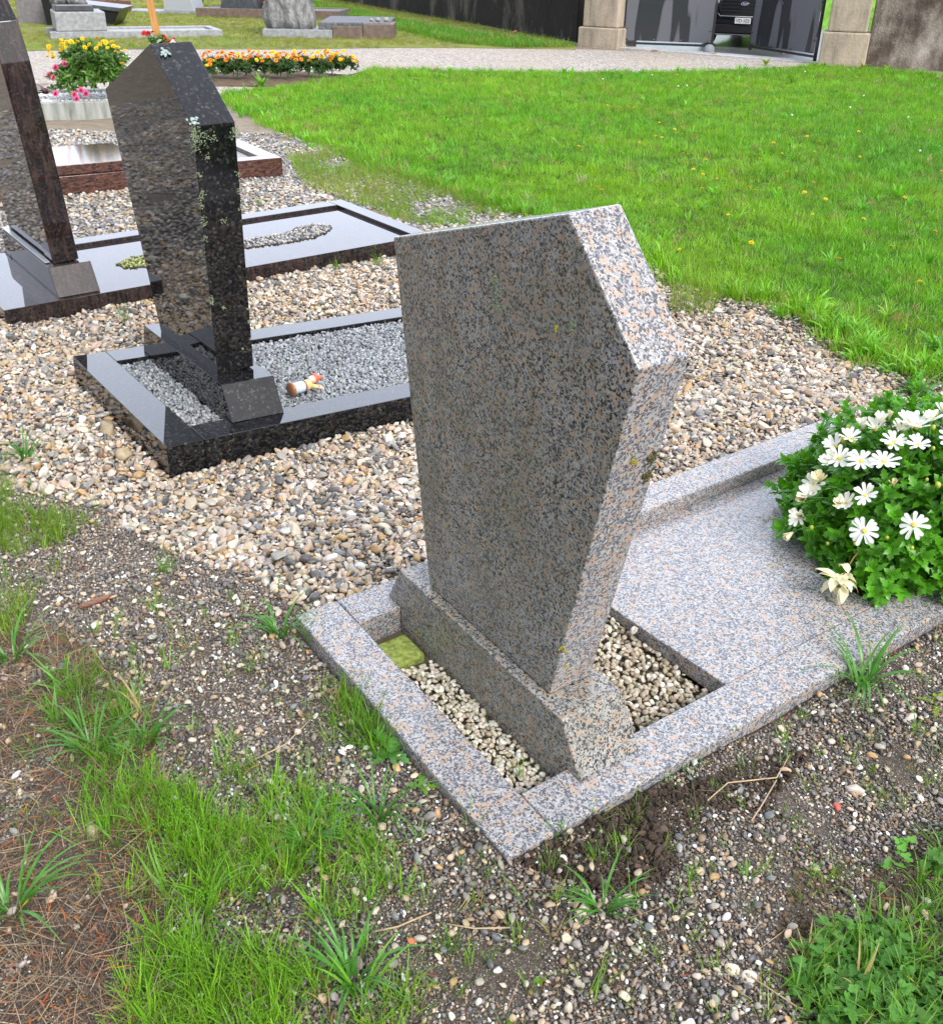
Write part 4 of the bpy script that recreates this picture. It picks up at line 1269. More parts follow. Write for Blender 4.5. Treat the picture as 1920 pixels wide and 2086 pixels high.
so = empty('slug', loc(sl_[0], sl_[1], sl_[2] + .004, .55), 'shiny brown slug on the gravel beside the grass at the left', 'slug')
P_ = [(x_ * .048, .004 * math.sin(x_ * 2), .008) for x_ in np.linspace(-1, 1, 17)]
r_ = [.0085 * (1 - abs(x_)**2.6)**.6 + .0012 for x_ in np.linspace(-1, 1, 17)]
m = MB()
m.tube(P_, r_, 12)
link('body', m.me('body'), plain('slug_skin', (.16, .065, .03), .25, .6, var=.5, scale=320, bump=.7), so)
m = MB()
m.ball((.022, .002, .0125), (.017, .0075, .0055), 2, .02)
link('mantle', m.me('mantle'), plain('slug_mantle', (.20, .085, .04), .25, .6, var=.4, scale=500, bump=.5), so)
for s_ in (-1, 1):
    m = MB()
    m.tube([(.045, .003 * s_, .011), (.053, .005 * s_, .016)], [.0012, .0008], 5)
    link('tentacle', m.me('tentacle'), plain('slug_tentacle', (.08, .03, .02), .3), so)

def fallen_leaf(P, L, col, label, rz):
    m = MB()
    leaf_me(m, (0, 0, .004), rz, L, L * .55, .25, rng.uniform(-.5, .9), .12, 8)
    o = link('fallen_leaf', m.me('fallen_leaf'), plain('leaf_%d' % int(P[0] * 1000), col, .6, var=.3, scale=60))
    o.location = P
    tag(o, label, 'leaf')
for P, L, col, lab in [
    ((-0.794, 14.863, 0.0), .14, (.50, .52, .10), 'yellow fallen leaf on the far lawn near the flower bed'),
    ((-1.735, 14.72, 0.0), .14, (.40, .16, .07), 'reddish dead leaf on the earth at the end of the marigold bed'),
    ((3.135, 20.068, 0.0), .16, (.30, .16, .05), 'brown leaf on the pale gravel before the left gate leaf'),
    ((4.26, 19.579, 0.0), .18, (.28, .22, .08), 'brownish leaf on the threshold beside the gate stop'),
    ((5.535, 20.12, 0.0), .14, (.38, .17, .05), 'brown leaf on the threshold between the gate leaves'),
    ((-0.91, 24.409, 0.0), .16, (.55, .25, .06), 'orange leaf in the grass at the foot of the dark wall'),
    ((0.717, 24.033, 0.0), .16, (.50, .20, .04), 'orange leaf in the grass strip nearer the pillar'),
    ((-5.71, 25.176, 0.0), .22, (.45, .20, .08), 'curled orange leaf heap before the far grave kerb'),
    ((-1.106, 4.72, -0.004), .05, (.05, .04, .035), 'small dark leaf near the black kerb'),
    ((0.46, 1.467, 0.106), .022, (.06, .05, .045), 'dark curled leaf scrap on the earth right of the granite kerb')]:
    fallen_leaf(P, L, col, lab, rng.uniform(0, 6))
# bent dry twigs
for pts, lab in [
    ([(0.483, 1.454, 0.106), (0.535, 1.504, 0.106), (0.639, 1.521, 0.106), (0.684, 1.589, 0.106)], 'bent straw-coloured twig on the earth right of the granite kerb'),
    ([(0.637, 1.514, 0.106), (0.589, 1.443, 0.106), (0.559, 1.402, 0.106)], 'straw-coloured twig branching off the bent one'),
    ([(-0.031, 1.147, 0.114), (0.018, 1.138, 0.115), (0.08, 1.141, 0.115)], 'straight dry stalk lying on the gravel below the kerb corner'),
    ([(-0.158, 1.132, 0.109), (-0.115, 1.142, 0.111), (-0.058, 1.17, 0.114)], 'bundle-like dry stalk beside the grass patch'),
    ([(0.472, 1.069, 0.103), (0.542, 1.011, 0.101), (0.602, 0.991, 0.101)], 'long dry stalk running from the pale stones into the clover'),
    ([(-0.347, 1.684, 0.097), (-0.39, 1.603, 0.097), (-0.446, 1.556, 0.097)], 'long pale stalk lying on the fine gravel left of the kerb')]:
    m = MB()
    Q = np.array(pts) + np.array([0, 0, .014])
    m.tube(Q, [.0016] * len(Q), 5)
    o = link('dry_twig', m.me('dry_twig'), plain('twig_bark', (.42, .31, .18), .7))
    tag(o, lab, 'twig')

# garden gnome lying on its side on the grey gravel
def on_bed(px):
    return px
GA, GB = np.array((-0.703, 3.546, 0.114)), np.array((-0.65, 3.598, 0.12))
ax = GB - GA
ax[2] = 0
ax /= np.linalg.norm(ax)
S = np.cross([0, 0, 1], ax)
Mg = Matrix(((S[0], 0, ax[0]), (S[1], 0, ax[1]), (0, 1, 0))).to_4x4()
Mg.translation = Vector(GA)
gn = empty('garden_gnome', Mg, 'small painted garden gnome with a red hat toppled over on the grey gravel', 'garden gnome')
# local axes: z along the body (feet at 0), y up, x sideways
def lathe(prof, k=18, cx=0, cy=0):
    V, Fc = [], []
    for z, r in prof:
        for j in range(k):
            a = 2 * math.pi * j / k
            V.append((cx + r * math.cos(a), cy + r * math.sin(a), z))
    for i in range(len(prof) - 1):
        for j in range(k):
            Fc.append((i * k + j, i * k + (j + 1) % k, (i + 1) * k + (j + 1) % k, (i + 1) * k + j))
    Fc += [tuple(range(k))[::-1], tuple((len(prof) - 1) * k + j for j in range(k))]
    return V, Fc
def gpart(name, prof, col, **kw):
    m = MB()
    m.add(*lathe(prof, **kw))
    return link(name, m.me(name), plain('gnome_' + name, col, .35, var=.1), gn)
gpart('base', [(0, .0), (0, .027), (.004, .029), (.010, .028), (.012, .024)], (.30, .13, .06))
gpart('boots', [(.012, .0225), (.018, .0235), (.022, .022)], (.62, .55, .45))
gpart('trousers', [(.022, .0215), (.030, .0225), (.050, .0225), (.060, .0215)], (.50, .60, .72))
gpart('belt', [(.060, .0222), (.064, .0225), (.066, .0218)], (.25, .10, .05))
gpart('shirt', [(.066, .0212), (.078, .0215), (.090, .019), (.098, .012)], (.66, .48, .20))
m = MB()
m.tube([(-.004, -.006, .088), (-.020, -.004, .096), (-.034, -.006, .108)], [.0095, .0085, .0075], 10)
sl2 = link('sleeve', m.me('sleeve'), plain('gnome_sleeve', (.66, .48, .20), .35, var=.1), gn)
m = MB()
m.ball((-.039, -.008, .114), (.0075, .0075, .009), 2)
for k in range(4):
    m.tube([(-.040 - .003 * k + .005, -.006 - .002 * k, .118), (-.044 - .003 * k + .005, -.010 - .002 * k, .126 - k * .001)], [.0022, .0017], 5)
link('hand', m.me('hand'), plain('gnome_skin', (.72, .45, .30), .4), gn)
m = MB()
m.ball((.010, .010, .112), (.017, .017, .018), 2)
m.ball((.004, .026, .112), (.0045, .0045, .0045), 1)
hd = link('head', m.me('head'), plain('gnome_face', (.72, .45, .32), .4), gn)
m = MB()
m.ball((.004, .018, .102), (.012, .012, .012), 2, .05)
link('beard', m.me('beard'), plain('gnome_beard', (.80, .74, .70), .5), hd)
m = MB()
m.add(*lathe([(0, .0205), (.004, .021), (.014, .016), (.024, .010), (.034, .004), (.040, .001)], 16))
V = np.concatenate(m.V)
V[:, 0] -= (V[:, 2] * 10)**2 * .08
m.V = [V + np.array([.013, .012, .118])]
link('hat', m.me('hat'), plain('gnome_hat', (.72, .14, .07), .35, var=.1), gn)

# ------------------------------------------------------------------ flower beds behind
def rosebush(m, c, r, n, L, w):
    for i in range(n):
        d = rng.normal(size=3)
        d /= np.linalg.norm(d)
        if d[2] < -.35: d[2] *= -1
        P_ = np.array(c) + d * np.array(r) * rng.uniform(.5, 1.02)
        nr = d + np.array([0, 0, .6]) + rng.normal(0, .3, 3)
        shoot(m, P_, nr / np.linalg.norm(nr), 6, L, w)
def pompom(m, P, r, up=None):
    """small many-petalled flower head"""
    nr = np.array([0, -.35, 1.]) + rng.normal(0, .35, 3) if up is None else np.array(up)
    Rm = rot_to(nr / np.linalg.norm(nr), rng.uniform(0, 6))
    q_ = MB()
    for ring, (k, el, f_) in enumerate([(8, .1, 1.), (6, .6, .75), (4, 1.1, .5)]):
        for i in range(k):
            leaf_me(q_, (0, 0, 0), 6.283 * (i + .5 * ring) / k, r * f_, r * .75, el, .4, .1, 3)
    m.add(np.concatenate(q_.V) @ Rm.T + np.array(P), q_.F)
# raised planter grave with yellow and pink flowers
u_ = np.array([.803, .596, 0])
pg = empty('planter_grave', frame((-3.55, 11.05, 0), [(.95, -.31, 0), (.31, .95, 0), (0, 0, 1)]), 'pale concrete planter grave with white gravel and a flowering bush', 'grave kerb')
q = N('streaked_concrete')
co = q.coord()
c = q.ramp(q.noise(q.mapping(co, (9, 9, 1.4)), 1.6, 5, .6), [(.3, (.40, .42, .40)), (.5, (.29, .30, .27)), (.7, (.13, .15, .13))])
mcon = q.fin(c, .6, .3)
link('kerb_strip', box('kerb_strip', -1.6, .35, 0, .12, -.05, .17, .006), mcon, pg)
link('kerb_strip', box('kerb_strip', -1.6, .35, 1.05, 1.17, -.05, .17, .006), mcon, pg)
link('kerb_strip', box('kerb_strip', .23, .35, .121, 1.049, -.05, .17, .006), mcon, pg)
link('kerb_strip', box('kerb_strip', -1.6, -1.48, .121, 1.049, -.05, .17, .006), mcon, pg)
link('gravel_bed', box('gravel_bed', -1.479, .229, .121, 1.049, -.05, .13, .004), plain('bed_ground', (.5, .5, .48), .8), pg)
Mp = pg.matrix_world.copy()
bed(Mp, -1.47, .22, .125, 1.045, .135, .04, [(.78, .78, .76), (.66, .66, .64), (.84, .84, .83)], [.5, .2, .3], C_CHIP, 'white_gravel', 'white gravel inside the concrete planter grave', 'gravel', (.4, .6), .5, 1)
fb = empty('flowering_bush', loc(*(-4.043, 11.342, 0.17)), 'leafy bush with yellow flowers on top and pink ones below, behind the black headstone', 'flower bush')
m = MB()
rosebush(m, (0, .02, .22), (.40, .34, .32), 330, .10, .03)
rosebush(m, (-.22, -.1, .14), (.26, .2, .2), 90, .08, .022)
link('foliage', m.me('foliage'), leaf_mat('bush_leaf', (.09, .20, .03), rough=.4, var=.45, scale=7), fb)
for i in range(44):
    m = MB()
    a, r = rng.uniform(-.42, .42), rng.uniform(-.3, .1)
    z = .24 + .34 * math.sqrt(max(0, 1 - (a / .46)**2)) * rng.uniform(.72, 1.06)
    pompom(m, (a, r - .08, z), rng.uniform(.022, .034))
    link('flower', m.me('yellow_head'), M_yel, fb)
for a, r, z in [(-.33, -.30, .06), (-.12, -.34, .06), (-.10, -.35, .02), (.0, -.34, .07), (-.32, -.2, .30), (-.2, -.25, .34), (-.05, -.33, .10), (-.42, -.15, .22), (-.36, -.2, .2)]:
    m = MB()
    pompom(m, (a, r, z), .038, (0, -1, .4))
    o = link('flower', m.me('pink_head'), M_pink, fb)
    m = MB()
    pompom(m, (a, r - .012, z), .018, (0, -1, .4))
    link('flower_centre', m.me('dark_centre'), M_mag, o)
# maroon coleus leaves beside it
fc_ = empty('maroon_plant', loc(*(-4.564, 11.271, 0.17)), 'small plant with maroon leaves beside the dark headstone', 'plant')
m = MB()
for i in range(16):
    leaf_me(m, (0, 0, .02), rng.uniform(0, 6.28), rng.uniform(.08, .16), .06, rng.uniform(.3, 1.2), 1., .1, 6)
link('foliage', m.me('foliage'), leaf_mat('maroon_leaf', (.11, .012, .03), rough=.4, trans=.2), fc_)
# marigold bed
mbed = tag(link('flower_bed', prism('flower_bed', [(-3.538, 13.823), (-2.49, 13.844), (-1.721, 14.602), (-1.719, 15.22), (-2.81, 15.71), (-3.889, 15.266)], -.05, .02, 2, .01), plain('bed_brown_soil', (.12, .085, .055), .9, .1, var=.4, scale=20, bump=.8)), kind='structure')
row = [(400 + i * 22 + rng.uniform(-6, 6), 158 + rng.uniform(-5, 3) - i * .5) for i in range(14)]
MAR = []
for v in range(4):
    m, mo = MB(), MB()
    rosebush(m, (0, 0, .13), (.17, .14, .14), 60, .09, .02)
    heads = []
    for i in range(13):
        hm = MB()
        a, r = rng.uniform(-.17, .17), rng.uniform(-.14, .08)
        pompom(hm, (a, r, rng.uniform(.20, .34)), rng.uniform(.028, .042))
        heads.append(hm.me('flower_head'))
    MAR.append((m.me('foliage'), heads))
M_mleaf = leaf_mat('marigold_leaf', (.045, .11, .02), rough=.5, var=.4, scale=10)
for i, P in enumerate([(-3.644, 14.313, 0.0), (-3.565, 14.646, 0.0), (-3.39, 14.576, 0.0), (-3.217, 14.507, 0.0), (-3.127, 14.849, 0.0), (-2.952, 14.777, 0.0), (-2.778, 14.706, 0.0), (-2.606, 14.636, 0.0), (-2.502, 14.983, 0.0), (-2.328, 14.91, 0.0), (-2.155, 14.838, 0.0), (-2.04, 15.195, 0.0), (-1.866, 15.12, 0.0)]):
    lab = 'marigold plant with orange and yellow heads in the row behind the black headstone'
    t_ = empty('marigold_plant', loc(P[0], P[1], .015, (i * 1.7) % .8 - .4), lab, 'flower', 'marigolds in the flower bed')
    me, heads = MAR[i % 4]
    link('foliage', me, M_mleaf, t_)
    for j, h_ in enumerate(heads):
        o = bpy.data.objects.new('flower', h_ if not h_.materials else h_)
        if not h_.materials: h_.materials.append(M_yel)
        COL.objects.link(o)
        o.parent = t_
        o.material_slots[0].link = 'OBJECT'
        o.material_slots[0].material = M_ora if (j * 7 + i * 3) % 10 < (7 - i * .35) else M_yel
rosette('leafy_weed', (-2.78, 13.705, 0.007), 14, .22, .05, 'pale leafy weed in front of the marigold bed', 'weed', M_grassA, .1, (.6, 1.3))
# buttercups dotted over the lawn
m = MB()
pompom(m, (0, 0, .05), .017, (0, -.3, 1))
bme = m.me('petals')
bme.materials.append(M_yel)
m = MB()
m.tube([(0, 0, 0), (.003, 0, .05)], .0015, 4)
sme = m.me('stalk')
sme.materials.append(M_grassA)
crop = lambda a, b: (a, b)
for i, P in enumerate([(2.876, 15.719, 0.0), (1.468, 12.161, 0.005), (1.591, 12.137, 0.006), (1.597, 11.869, 0.006), (1.688, 12.044, 0.006), (1.754, 12.084, 0.007), (1.881, 11.007, 0.01), (1.945, 10.458, 0.013), (2.043, 10.671, 0.012), (1.994, 10.294, 0.013), (2.1, 10.279, 0.013), (1.694, 10.055, 0.013), (1.748, 10.023, 0.013), (1.498, 9.769, 0.012), (0.905, 9.395, 0.01), (0.918, 9.214, 0.008), (1.849, 9.184, 0.011), (1.931, 8.817, 0.01), (1.754, 8.434, 0.006), (1.802, 8.268, 0.006), (1.886, 8.137, 0.007), (1.678, 7.668, 0.006), (3.0, 10.281, 0.012), (3.128, 10.35, 0.011), (3.174, 10.174, 0.013), (2.76, 9.822, 0.015), (2.707, 9.3, 0.016), (2.422, 8.932, 0.015), (3.223, 9.932, 0.014), (3.031, 9.62, 0.016), (3.042, 9.456, 0.017), (3.796, 10.549, 0.007), (3.354, 9.17, 0.018), (2.624, 8.053, 0.017), (2.038, 7.725, 0.011), (2.07, 7.663, 0.012), (2.288, 7.782, 0.014), (2.412, 7.565, 0.017), (2.514, 7.381, 0.019), (3.832, 8.572, 0.018), (4.722, 12.421, 0.001), (0.889, 7.664, 0.001), (0.921, 7.59, 0.002), (1.215, 5.962, 0.017), (1.671, 6.082, 0.024), (2.594, 6.798, 0.023), (2.539, 6.121, 0.029), (2.093, 5.744, 0.032), (2.406, 5.331, 0.041), (2.288, 6.925, 0.022), (1.707, 6.9, 0.018), (3.116, 7.468, 0.02), (2.956, 6.496, 0.02), (2.008, 9.48, 0.013), (2.498, 8.366, 0.015)]):
    t_ = empty('buttercup', loc(P[0], P[1], .01, i), 'small yellow wild flower dotted on the lawn', 'wild flower', 'yellow flowers dotted over the lawn')
    for nm, me in (('petals', bme), ('stalk', sme)):
        o = bpy.data.objects.new(nm, me)
        COL.objects.link(o)
        o.parent = t_
    s_ = .8 + .5 * ((i * 37) % 10) / 10
    t_.scale = (s_, s_, s_)
# clover heads, white dots
m = MB()
m.ball((0, 0, .05), .011, 2, .12)
wme = m.me('head')
wme.materials.append(M_petal)
for i, P in enumerate([(2.381, 16.145, 0.0), (2.479, 15.524, 0.0), (1.709, 14.918, 0.0), (2.628, 14.221, 0.0), (2.756, 14.307, 0.0), (4.909, 16.373, 0.0), (4.853, 13.558, 0.006), (4.31, 12.41, 0.0), (4.712, 11.673, 0.001), (4.02, 9.527, 0.015), (3.444, 11.698, 0.001), (5.005, 15.081, 0.0)]):
    o = bpy.data.objects.new('clover_flower', wme)
    COL.objects.link(o)
    o.location = (P[0], P[1], .01)
    tag(o, 'small white clover head dotted on the lawn', 'wild flower', 'white clover heads on the lawn')
for P, lab in [((6.129, 17.396, 0.0), 'pale large-leaved plant at the foot of the right wall'), ((6.477, 17.225, 0.0), 'light leafy weed standing in the grass by the right wall'), ((4.694, 17.868, 0.0), 'tall thin weed between lawn and path before the gate')]:
    rosette('leafy_weed', P, 8, .17, .05, lab, 'weed', M_grassC, .12, (.6, 1.4))

# ------------------------------------------------------------------ red-brown grave behind the black one
a0, a1 = np.array([-2.94, 7.23]), np.array([-1.53, 8.12])
d_ = (a1 - a0) / np.linalg.norm(a1 - a0)
MR = frame((a0[0], a0[1], 0), [(d_[0], -d_[1], 0), (d_[1], d_[0], 0), (0, 0, 1)])
rg = empty('ledger_grave', MR, 'reddish brown polished grave with a raised ledger behind the black headstone', 'grave')
Lr = float(np.linalg.norm(a1 - a0))
link('kerb_strip', box('kerb_strip', -.9, Lr, 0, .14, -.1, .155, .003), M_red, rg)
link('kerb_strip', box('kerb_strip', -.9, Lr, .86, 1.0, -.1, .155, .003), M_red, rg)
link('kerb_strip', box('kerb_strip', Lr - .14, Lr, .141, .859, -.1, .155, .003), M_red, rg)
link('bed', box('bed', -.7, Lr - .141, .141, .859, -.1, .12, .003), plain('grave_bed', (.3, .3, .3), .7, var=.6, scale=60), rg)
link('ledger', prism('ledger', [(.035, .157), (.965, .157), (.965, .2), (.035, .225)], -.9, .62, 0, .004), M_red, rg)

# ------------------------------------------------------------------ far graves
q = N('rough_grey_stone')
co = q.coord()
c = q.ramp(q.noise(q.mapping(co, (6, 6, 2)), 1.6, 7, .7), [(.3, (.10, .10, .10)), (.5, (.25, .25, .25)), (.7, (.46, .46, .45))])
q.bump(q.noise(co, 9, 6, .7), 1., .06)
M_rough = q.fin(c, .8, .3)
M_greyst = plain('grey_stone', (.27, .28, .29), .6, var=.25, scale=14)
M_darkst = plain('dark_grey_stone', (.06, .065, .075), .35, var=.3, scale=14)
M_brownk = plain('brown_kerb_stone', (.14, .10, .08), .7, var=.3, scale=10)
def roughstone(name, w, d, h, sd, par, top=.75):
    r = np.random.default_rng(sd)
    bm = bmesh.new()
    bmesh.ops.create_cube(bm, size=1)
    bmesh.ops.subdivide_edges(bm, edges=bm.edges, cuts=9, use_grid_fill=True)
    for v in bm.verts:
        x, y, z = v.co
        t = z + .5
        k = 1 + (top - 1) * t
        n1 = .07 * math.sin(9 * y + 5 * z + sd) + .05 * math.sin(17 * z + 11 * x + 2 * sd) + .03 * r.normal()
        v.co = ((x * k + n1) * w, (y * k + .05 * math.sin(12 * z + 8 * x + sd) + .02 * r.normal()) * d, t * h)
    me = bpy.data.meshes.new(name)
    bm.to_mesh(me)
    bm.free()
    me.polygons.foreach_set('use_smooth', [True] * len(me.polygons))
    return link(name, me, M_rough, par)
# rugged stone on a grey base with a long kerb
P3, P3b = (-7.301, 20.706, 0.0), (-5.078, 21.71, 0.0)
an3 = math.atan2(P3b[1] - P3[1], P3b[0] - P3[0])
L3 = math.hypot(P3b[0] - P3[0], P3b[1] - P3[1])
f3 = empty('far_grave', loc(P3[0], P3[1], 0, an3), 'rugged grey stone on a block base at the end of a long low kerb', 'grave', 'graves beyond the path')
for y0_ in (0, 1.1):
    link('kerb_strip', box('kerb_strip', -.75, L3, y0_, y0_ + .14, -.05, .13, .01), M_greyst, f3)
link('kerb_strip', box('kerb_strip', L3 - .14, L3, .141, 1.099, -.05, .13, .01), M_greyst, f3)
link('bed', box('bed', -.6, L3 - .141, .141, 1.099, -.05, .09, .01), plain('far_bed', (.33, .34, .33), .8, var=.3, scale=30), f3)
link('base_block', box('base_block', -.62, .28, .02, 1.1, .131, .46, .02), M_greyst, f3)
link('cap', box('cap', -.58, .1, .1, 1.0, .461, .58, .02), M_darkst, f3)
roughstone('stone', .55, .5, 1.1, 3, f3).location = (-.28, .55, .581)
# tall rugged stone with gravelled kerb
P6, P6b = (-4.203, 21.778, 0.0), (-1.706, 21.821, 0.0)
an6 = math.atan2(P6b[1] - P6[1], P6b[0] - P6[0])
L6 = math.hypot(P6b[0] - P6[0], P6b[1] - P6[1])
f6 = empty('far_grave', loc(P6[0], P6[1], 0, an6), 'pale rugged upright stone at the head of a kerb of jointed blocks', 'grave', 'graves beyond the path')
link('kerb_block', box('kerb_block', -.1, 1.28, 0, .9, -.05, .15, .01), M_greyst, f6)
link('kerb_block', box('kerb_block', 1.29, 1.88, 0, .9, -.05, .22, .01), M_brownk, f6)
link('kerb_block', box('kerb_block', 1.89, L6, 0, .9, -.05, .27, .01), M_brownk, f6)
link('bed', box('bed', 1.0, L6 - .1, .1, 2.2, .1, .285, .02), plain('slate_bed', (.10, .10, .11), .7, var=.6, scale=22), f6)
roughstone('stone', .85, .55, 1.9, 8, f6, .85).location = (.40, .45, .148)
for i, (a, r) in enumerate([(2.15, .055), (2.32, .06), (2.02, .04)]):
    m = MB()
    m.ball((0, 0, 0), (r, r * .8, r * .75), 2, .05)
    o = link('stone', m.me('stone'), plain('pale_cobble', (.30, .30, .28), .8))
    o.location = f6.matrix_world @ Vector((a, .5, .30 + r * .4))
    tag(o, ['larger pale cobble on the jointed kerb', 'right pale cobble at the end of the jointed kerb', 'smallest pale cobble on the jointed kerb'][i], 'stone')
# grey slab and leaning black block at the far left
P1 = (-9.839, 24.599, 0.0)
f1 = empty('far_grave', loc(P1[0], P1[1], 0, .1), 'plain grey slab headstone standing in the grass at the far left', 'grave', 'graves beyond the path')
link('stone', prism('stone', [(-.42, -.05), (.42, -.05), (.36, 1.2), (-.36, 1.25)], -.1, .1, 1, .03), plain('dull_grey_slab', (.17, .16, .165), .7, var=.2, scale=12), f1)
P2 = (-9.185, 24.429, 0.0)
f2 = empty('far_grave', loc(P2[0], P2[1], 0, .1), 'black sloping grave cover beside the plain grey slab', 'grave', 'graves beyond the path')
link('cover', prism('cover', [(-.25, -.05), (1.1, -.05), (1.3, .28), (.3, .38), (-.3, .62)], -.5, .6, 1, .01), plain('black_cover', (.006, .006, .007), .3), f2)
link('lid', prism('lid', [(1.32, .285), (.31, .385), (-.31, .625), (-.29, .69), (.33, .46), (1.4, .36)], -.55, .65, 1, .01), M_darkst, f2)
# grey plinth with low kerb, dark plinth with kerb, red leaved plant
P4 = (-7.831, 28.791, 0.0)
f4 = empty('far_grave', loc(P4[0], P4[1], 0, -.15), 'light grey wedge plinth on a long low kerb in the far row', 'grave', 'graves beyond the path')
link('kerb_strip', box('kerb_strip', -1.6, 1.4, 0, .9, -.05, .06, .01), M_greyst, f4)
link('plinth', prism('plinth', [(-.42, .061), (.42, .061), (.34, .42), (-.40, .42)], .05, .75, 1, .015), plain('light_plinth', (.34, .36, .39), .6, var=.15), f4)
link('stone', prism('stone', [(-.3, .421), (.27, .421), (.3, 1.3), (-.3, 1.3)], .2, .45, 1, .015), M_darkst, f4)
link('ledger', box('ledger', .45, 1.3, .1, .8, .061, .14, .015), M_greyst, f4)
P5, P5b = (-7.091, 27.682, 0.0), (-3.529, 27.259, 0.0)
an5 = math.atan2(P5b[1] - P5[1], P5b[0] - P5[0])
L5 = math.hypot(P5b[0] - P5[0], P5b[1] - P5[1])
f5 = empty('far_grave', loc(P5[0], P5[1], 0, an5), 'dark kerbed grave with a blue-black plinth behind the pale rugged stone', 'grave', 'graves beyond the path')
link('kerb_strip', box('kerb_strip', 0, L5, 0, .15, -.05, .21, .01), M_brownk, f5)
link('kerb_strip', box('kerb_strip', 0, L5, 1.3, 1.45, -.05, .21, .01), M_brownk, f5)
link('bed', box('bed', .05, L5 - .05, .151, 1.299, -.05, .19, .01), plain('dark_far_bed', (.14, .14, .13), .8, var=.5, scale=20), f5)
link('plinth', prism('plinth', [(.55, .191), (1.52, .191), (1.4, .62), (.65, .62)], .25, .85, 1, .015), M_darkst, f5)
link('stone', prism('stone', [(.78, .621), (1.28, .621), (1.28, 1.7), (.78, 1.7)], .4, .7, 1, .015), M_darkst, f5)
rp = empty('red_plant', loc(*(f5.matrix_world @ Vector((1.98, .6, .19)))), 'red-leaved plant between the dark plinth and the pale rugged stone', 'plant')
m = MB()
rosebush(m, (0, 0, .22), (.42, .35, .26), 150, .13, .05)
link('foliage', m.me('foliage'), M_redf, rp)
Pb = (-9.579, 28.952, 0.0)
f7 = empty('far_grave', loc(Pb[0], Pb[1], 0, 0), 'reddish brown low kerb with a dark shrub behind the rugged stone', 'grave', 'graves beyond the path')
link('kerb_strip', box('kerb_strip', -1.9, .45, 0, .15, -.05, .28, .01), plain('red_kerb', (.13, .055, .04), .7, var=.2), f7)
dk = empty('dark_shrub', loc(Pb[0] - .3, Pb[1] + .9, 0), 'dark green shrub on the reddish kerbed grave at the far left', 'shrub')
m = MB()
rosebush(m, (0, 0, .4), (.7, .5, .5), 220, .16, .05)
link('foliage', m.me('foliage'), leaf_mat('dark_shrub_leaf', (.03, .05, .02)), dk)
Pg = (-6.057, 36.646, 0.0)
dk = empty('green_shrub', loc((-8.104, 32.043, 0.0)[0], (-8.104, 32.043, 0.0)[1], 0), 'deep green shrub behind the light grey plinth', 'shrub')
m = MB()
rosebush(m, (0, 0, .4), (.6, .5, .5), 200, .16, .05)
link('foliage', m.me('foliage'), leaf_mat('green_shrub_leaf', (.03, .09, .02)), dk)
# wooden cross post with flowers at its foot
Pw = (-5.301, 18.144, 0.0)
wc = empty('wooden_cross', loc(Pw[0], Pw[1], 0) @ Matrix.Rotation(R(-6), 4, 'Y'), 'plain light brown wooden grave cross rising behind the black headstone', 'grave cross')
M_wood = N('varnished_wood')
_c = M_wood.coord()
M_wood = M_wood.fin(M_wood.ramp(M_wood.noise(M_wood.mapping(_c, (18, 18, 1.2)), 3, 5, dist=.6), [(.3, (.36, .17, .045)), (.7, (.55, .29, .09))]), .45)
link('post', box('post', -.055, .055, -.03, .03, -.1, 1.7, .006), M_wood, wc)
link('crossbar', box('crossbar', -.35, .35, -.062, -.032, 1.15, 1.26, .006), M_wood, wc)
cf = empty('grave_bouquet', loc(Pw[0], Pw[1] - .15, .0), 'red and white bouquet at the foot of the wooden cross', 'bouquet')
for i in range(16):
    m = MB()
    pompom(m, (rng.uniform(-.22, .3), rng.uniform(-.1, .05), rng.uniform(.12, .34)), .055)
    link('flower', m.me('head'), M_redf if i % 3 else M_petal, cf)
m = MB()
rosebush(m, (0, 0, .12), (.25, .12, .16), 30, .1, .03)
link('foliage', m.me('foliage'), M_bushin, cf)

# ------------------------------------------------------------------ boundary walls, pillars, gate, car
q = N('black_stained_plaster')
co = q.coord()
st = q.noise(q.mapping(co, (.55, 1.1, .30)), 1.6, 7, .68, dist=.8)
c = q.ramp(st, [(.40, (.014, .012, .011)), (.54, (.026, .022, .02)), (.62, (.12, .105, .09)), (.74, (.25, .22, .19))])
c = q.mix(q.ramp(q.noise(co, 6, 5, .7), [(.4, 0), (.7, .45)]), c, (.03, .026, .022))
q.bump(q.noise(co, 20, 5), .4, .02)
M_wallL = q.fin(c, .85, .2)
q = N('rough_stained_render')
co = q.coord()
c = q.ramp(q.noise(q.mapping(co, (1, 1, .6)), 1.9, 7, .68), [(.32, (.035, .028, .024)), (.46, (.12, .095, .08)), (.56, (.27, .235, .20)), (.70, (.46, .42, .38))])
q.bump(q.noise(co, 30, 6, .7), 1., .03)
M_wallR = q.fin(c, .9, .2)
q = N('weathered_sandstone')
co = q.coord()
c = q.ramp(q.noise(q.mapping(co, (2.5, 2.5, .5)), 2., 6, .65), [(.28, (.15, .13, .105)), (.45, (.36, .30, .235)), (.62, (.47, .39, .30)), (.8, (.40, .29, .20))])
c = q.mix(q.ramp(q.noise(co, 11, 6, .7), [(.5, 0), (.75, .5)]), c, (.17, .15, .12))
q.bump(q.noise(co, 22, 5, .7), .6, .02)
M_sand = q.fin(c, .85, .25)
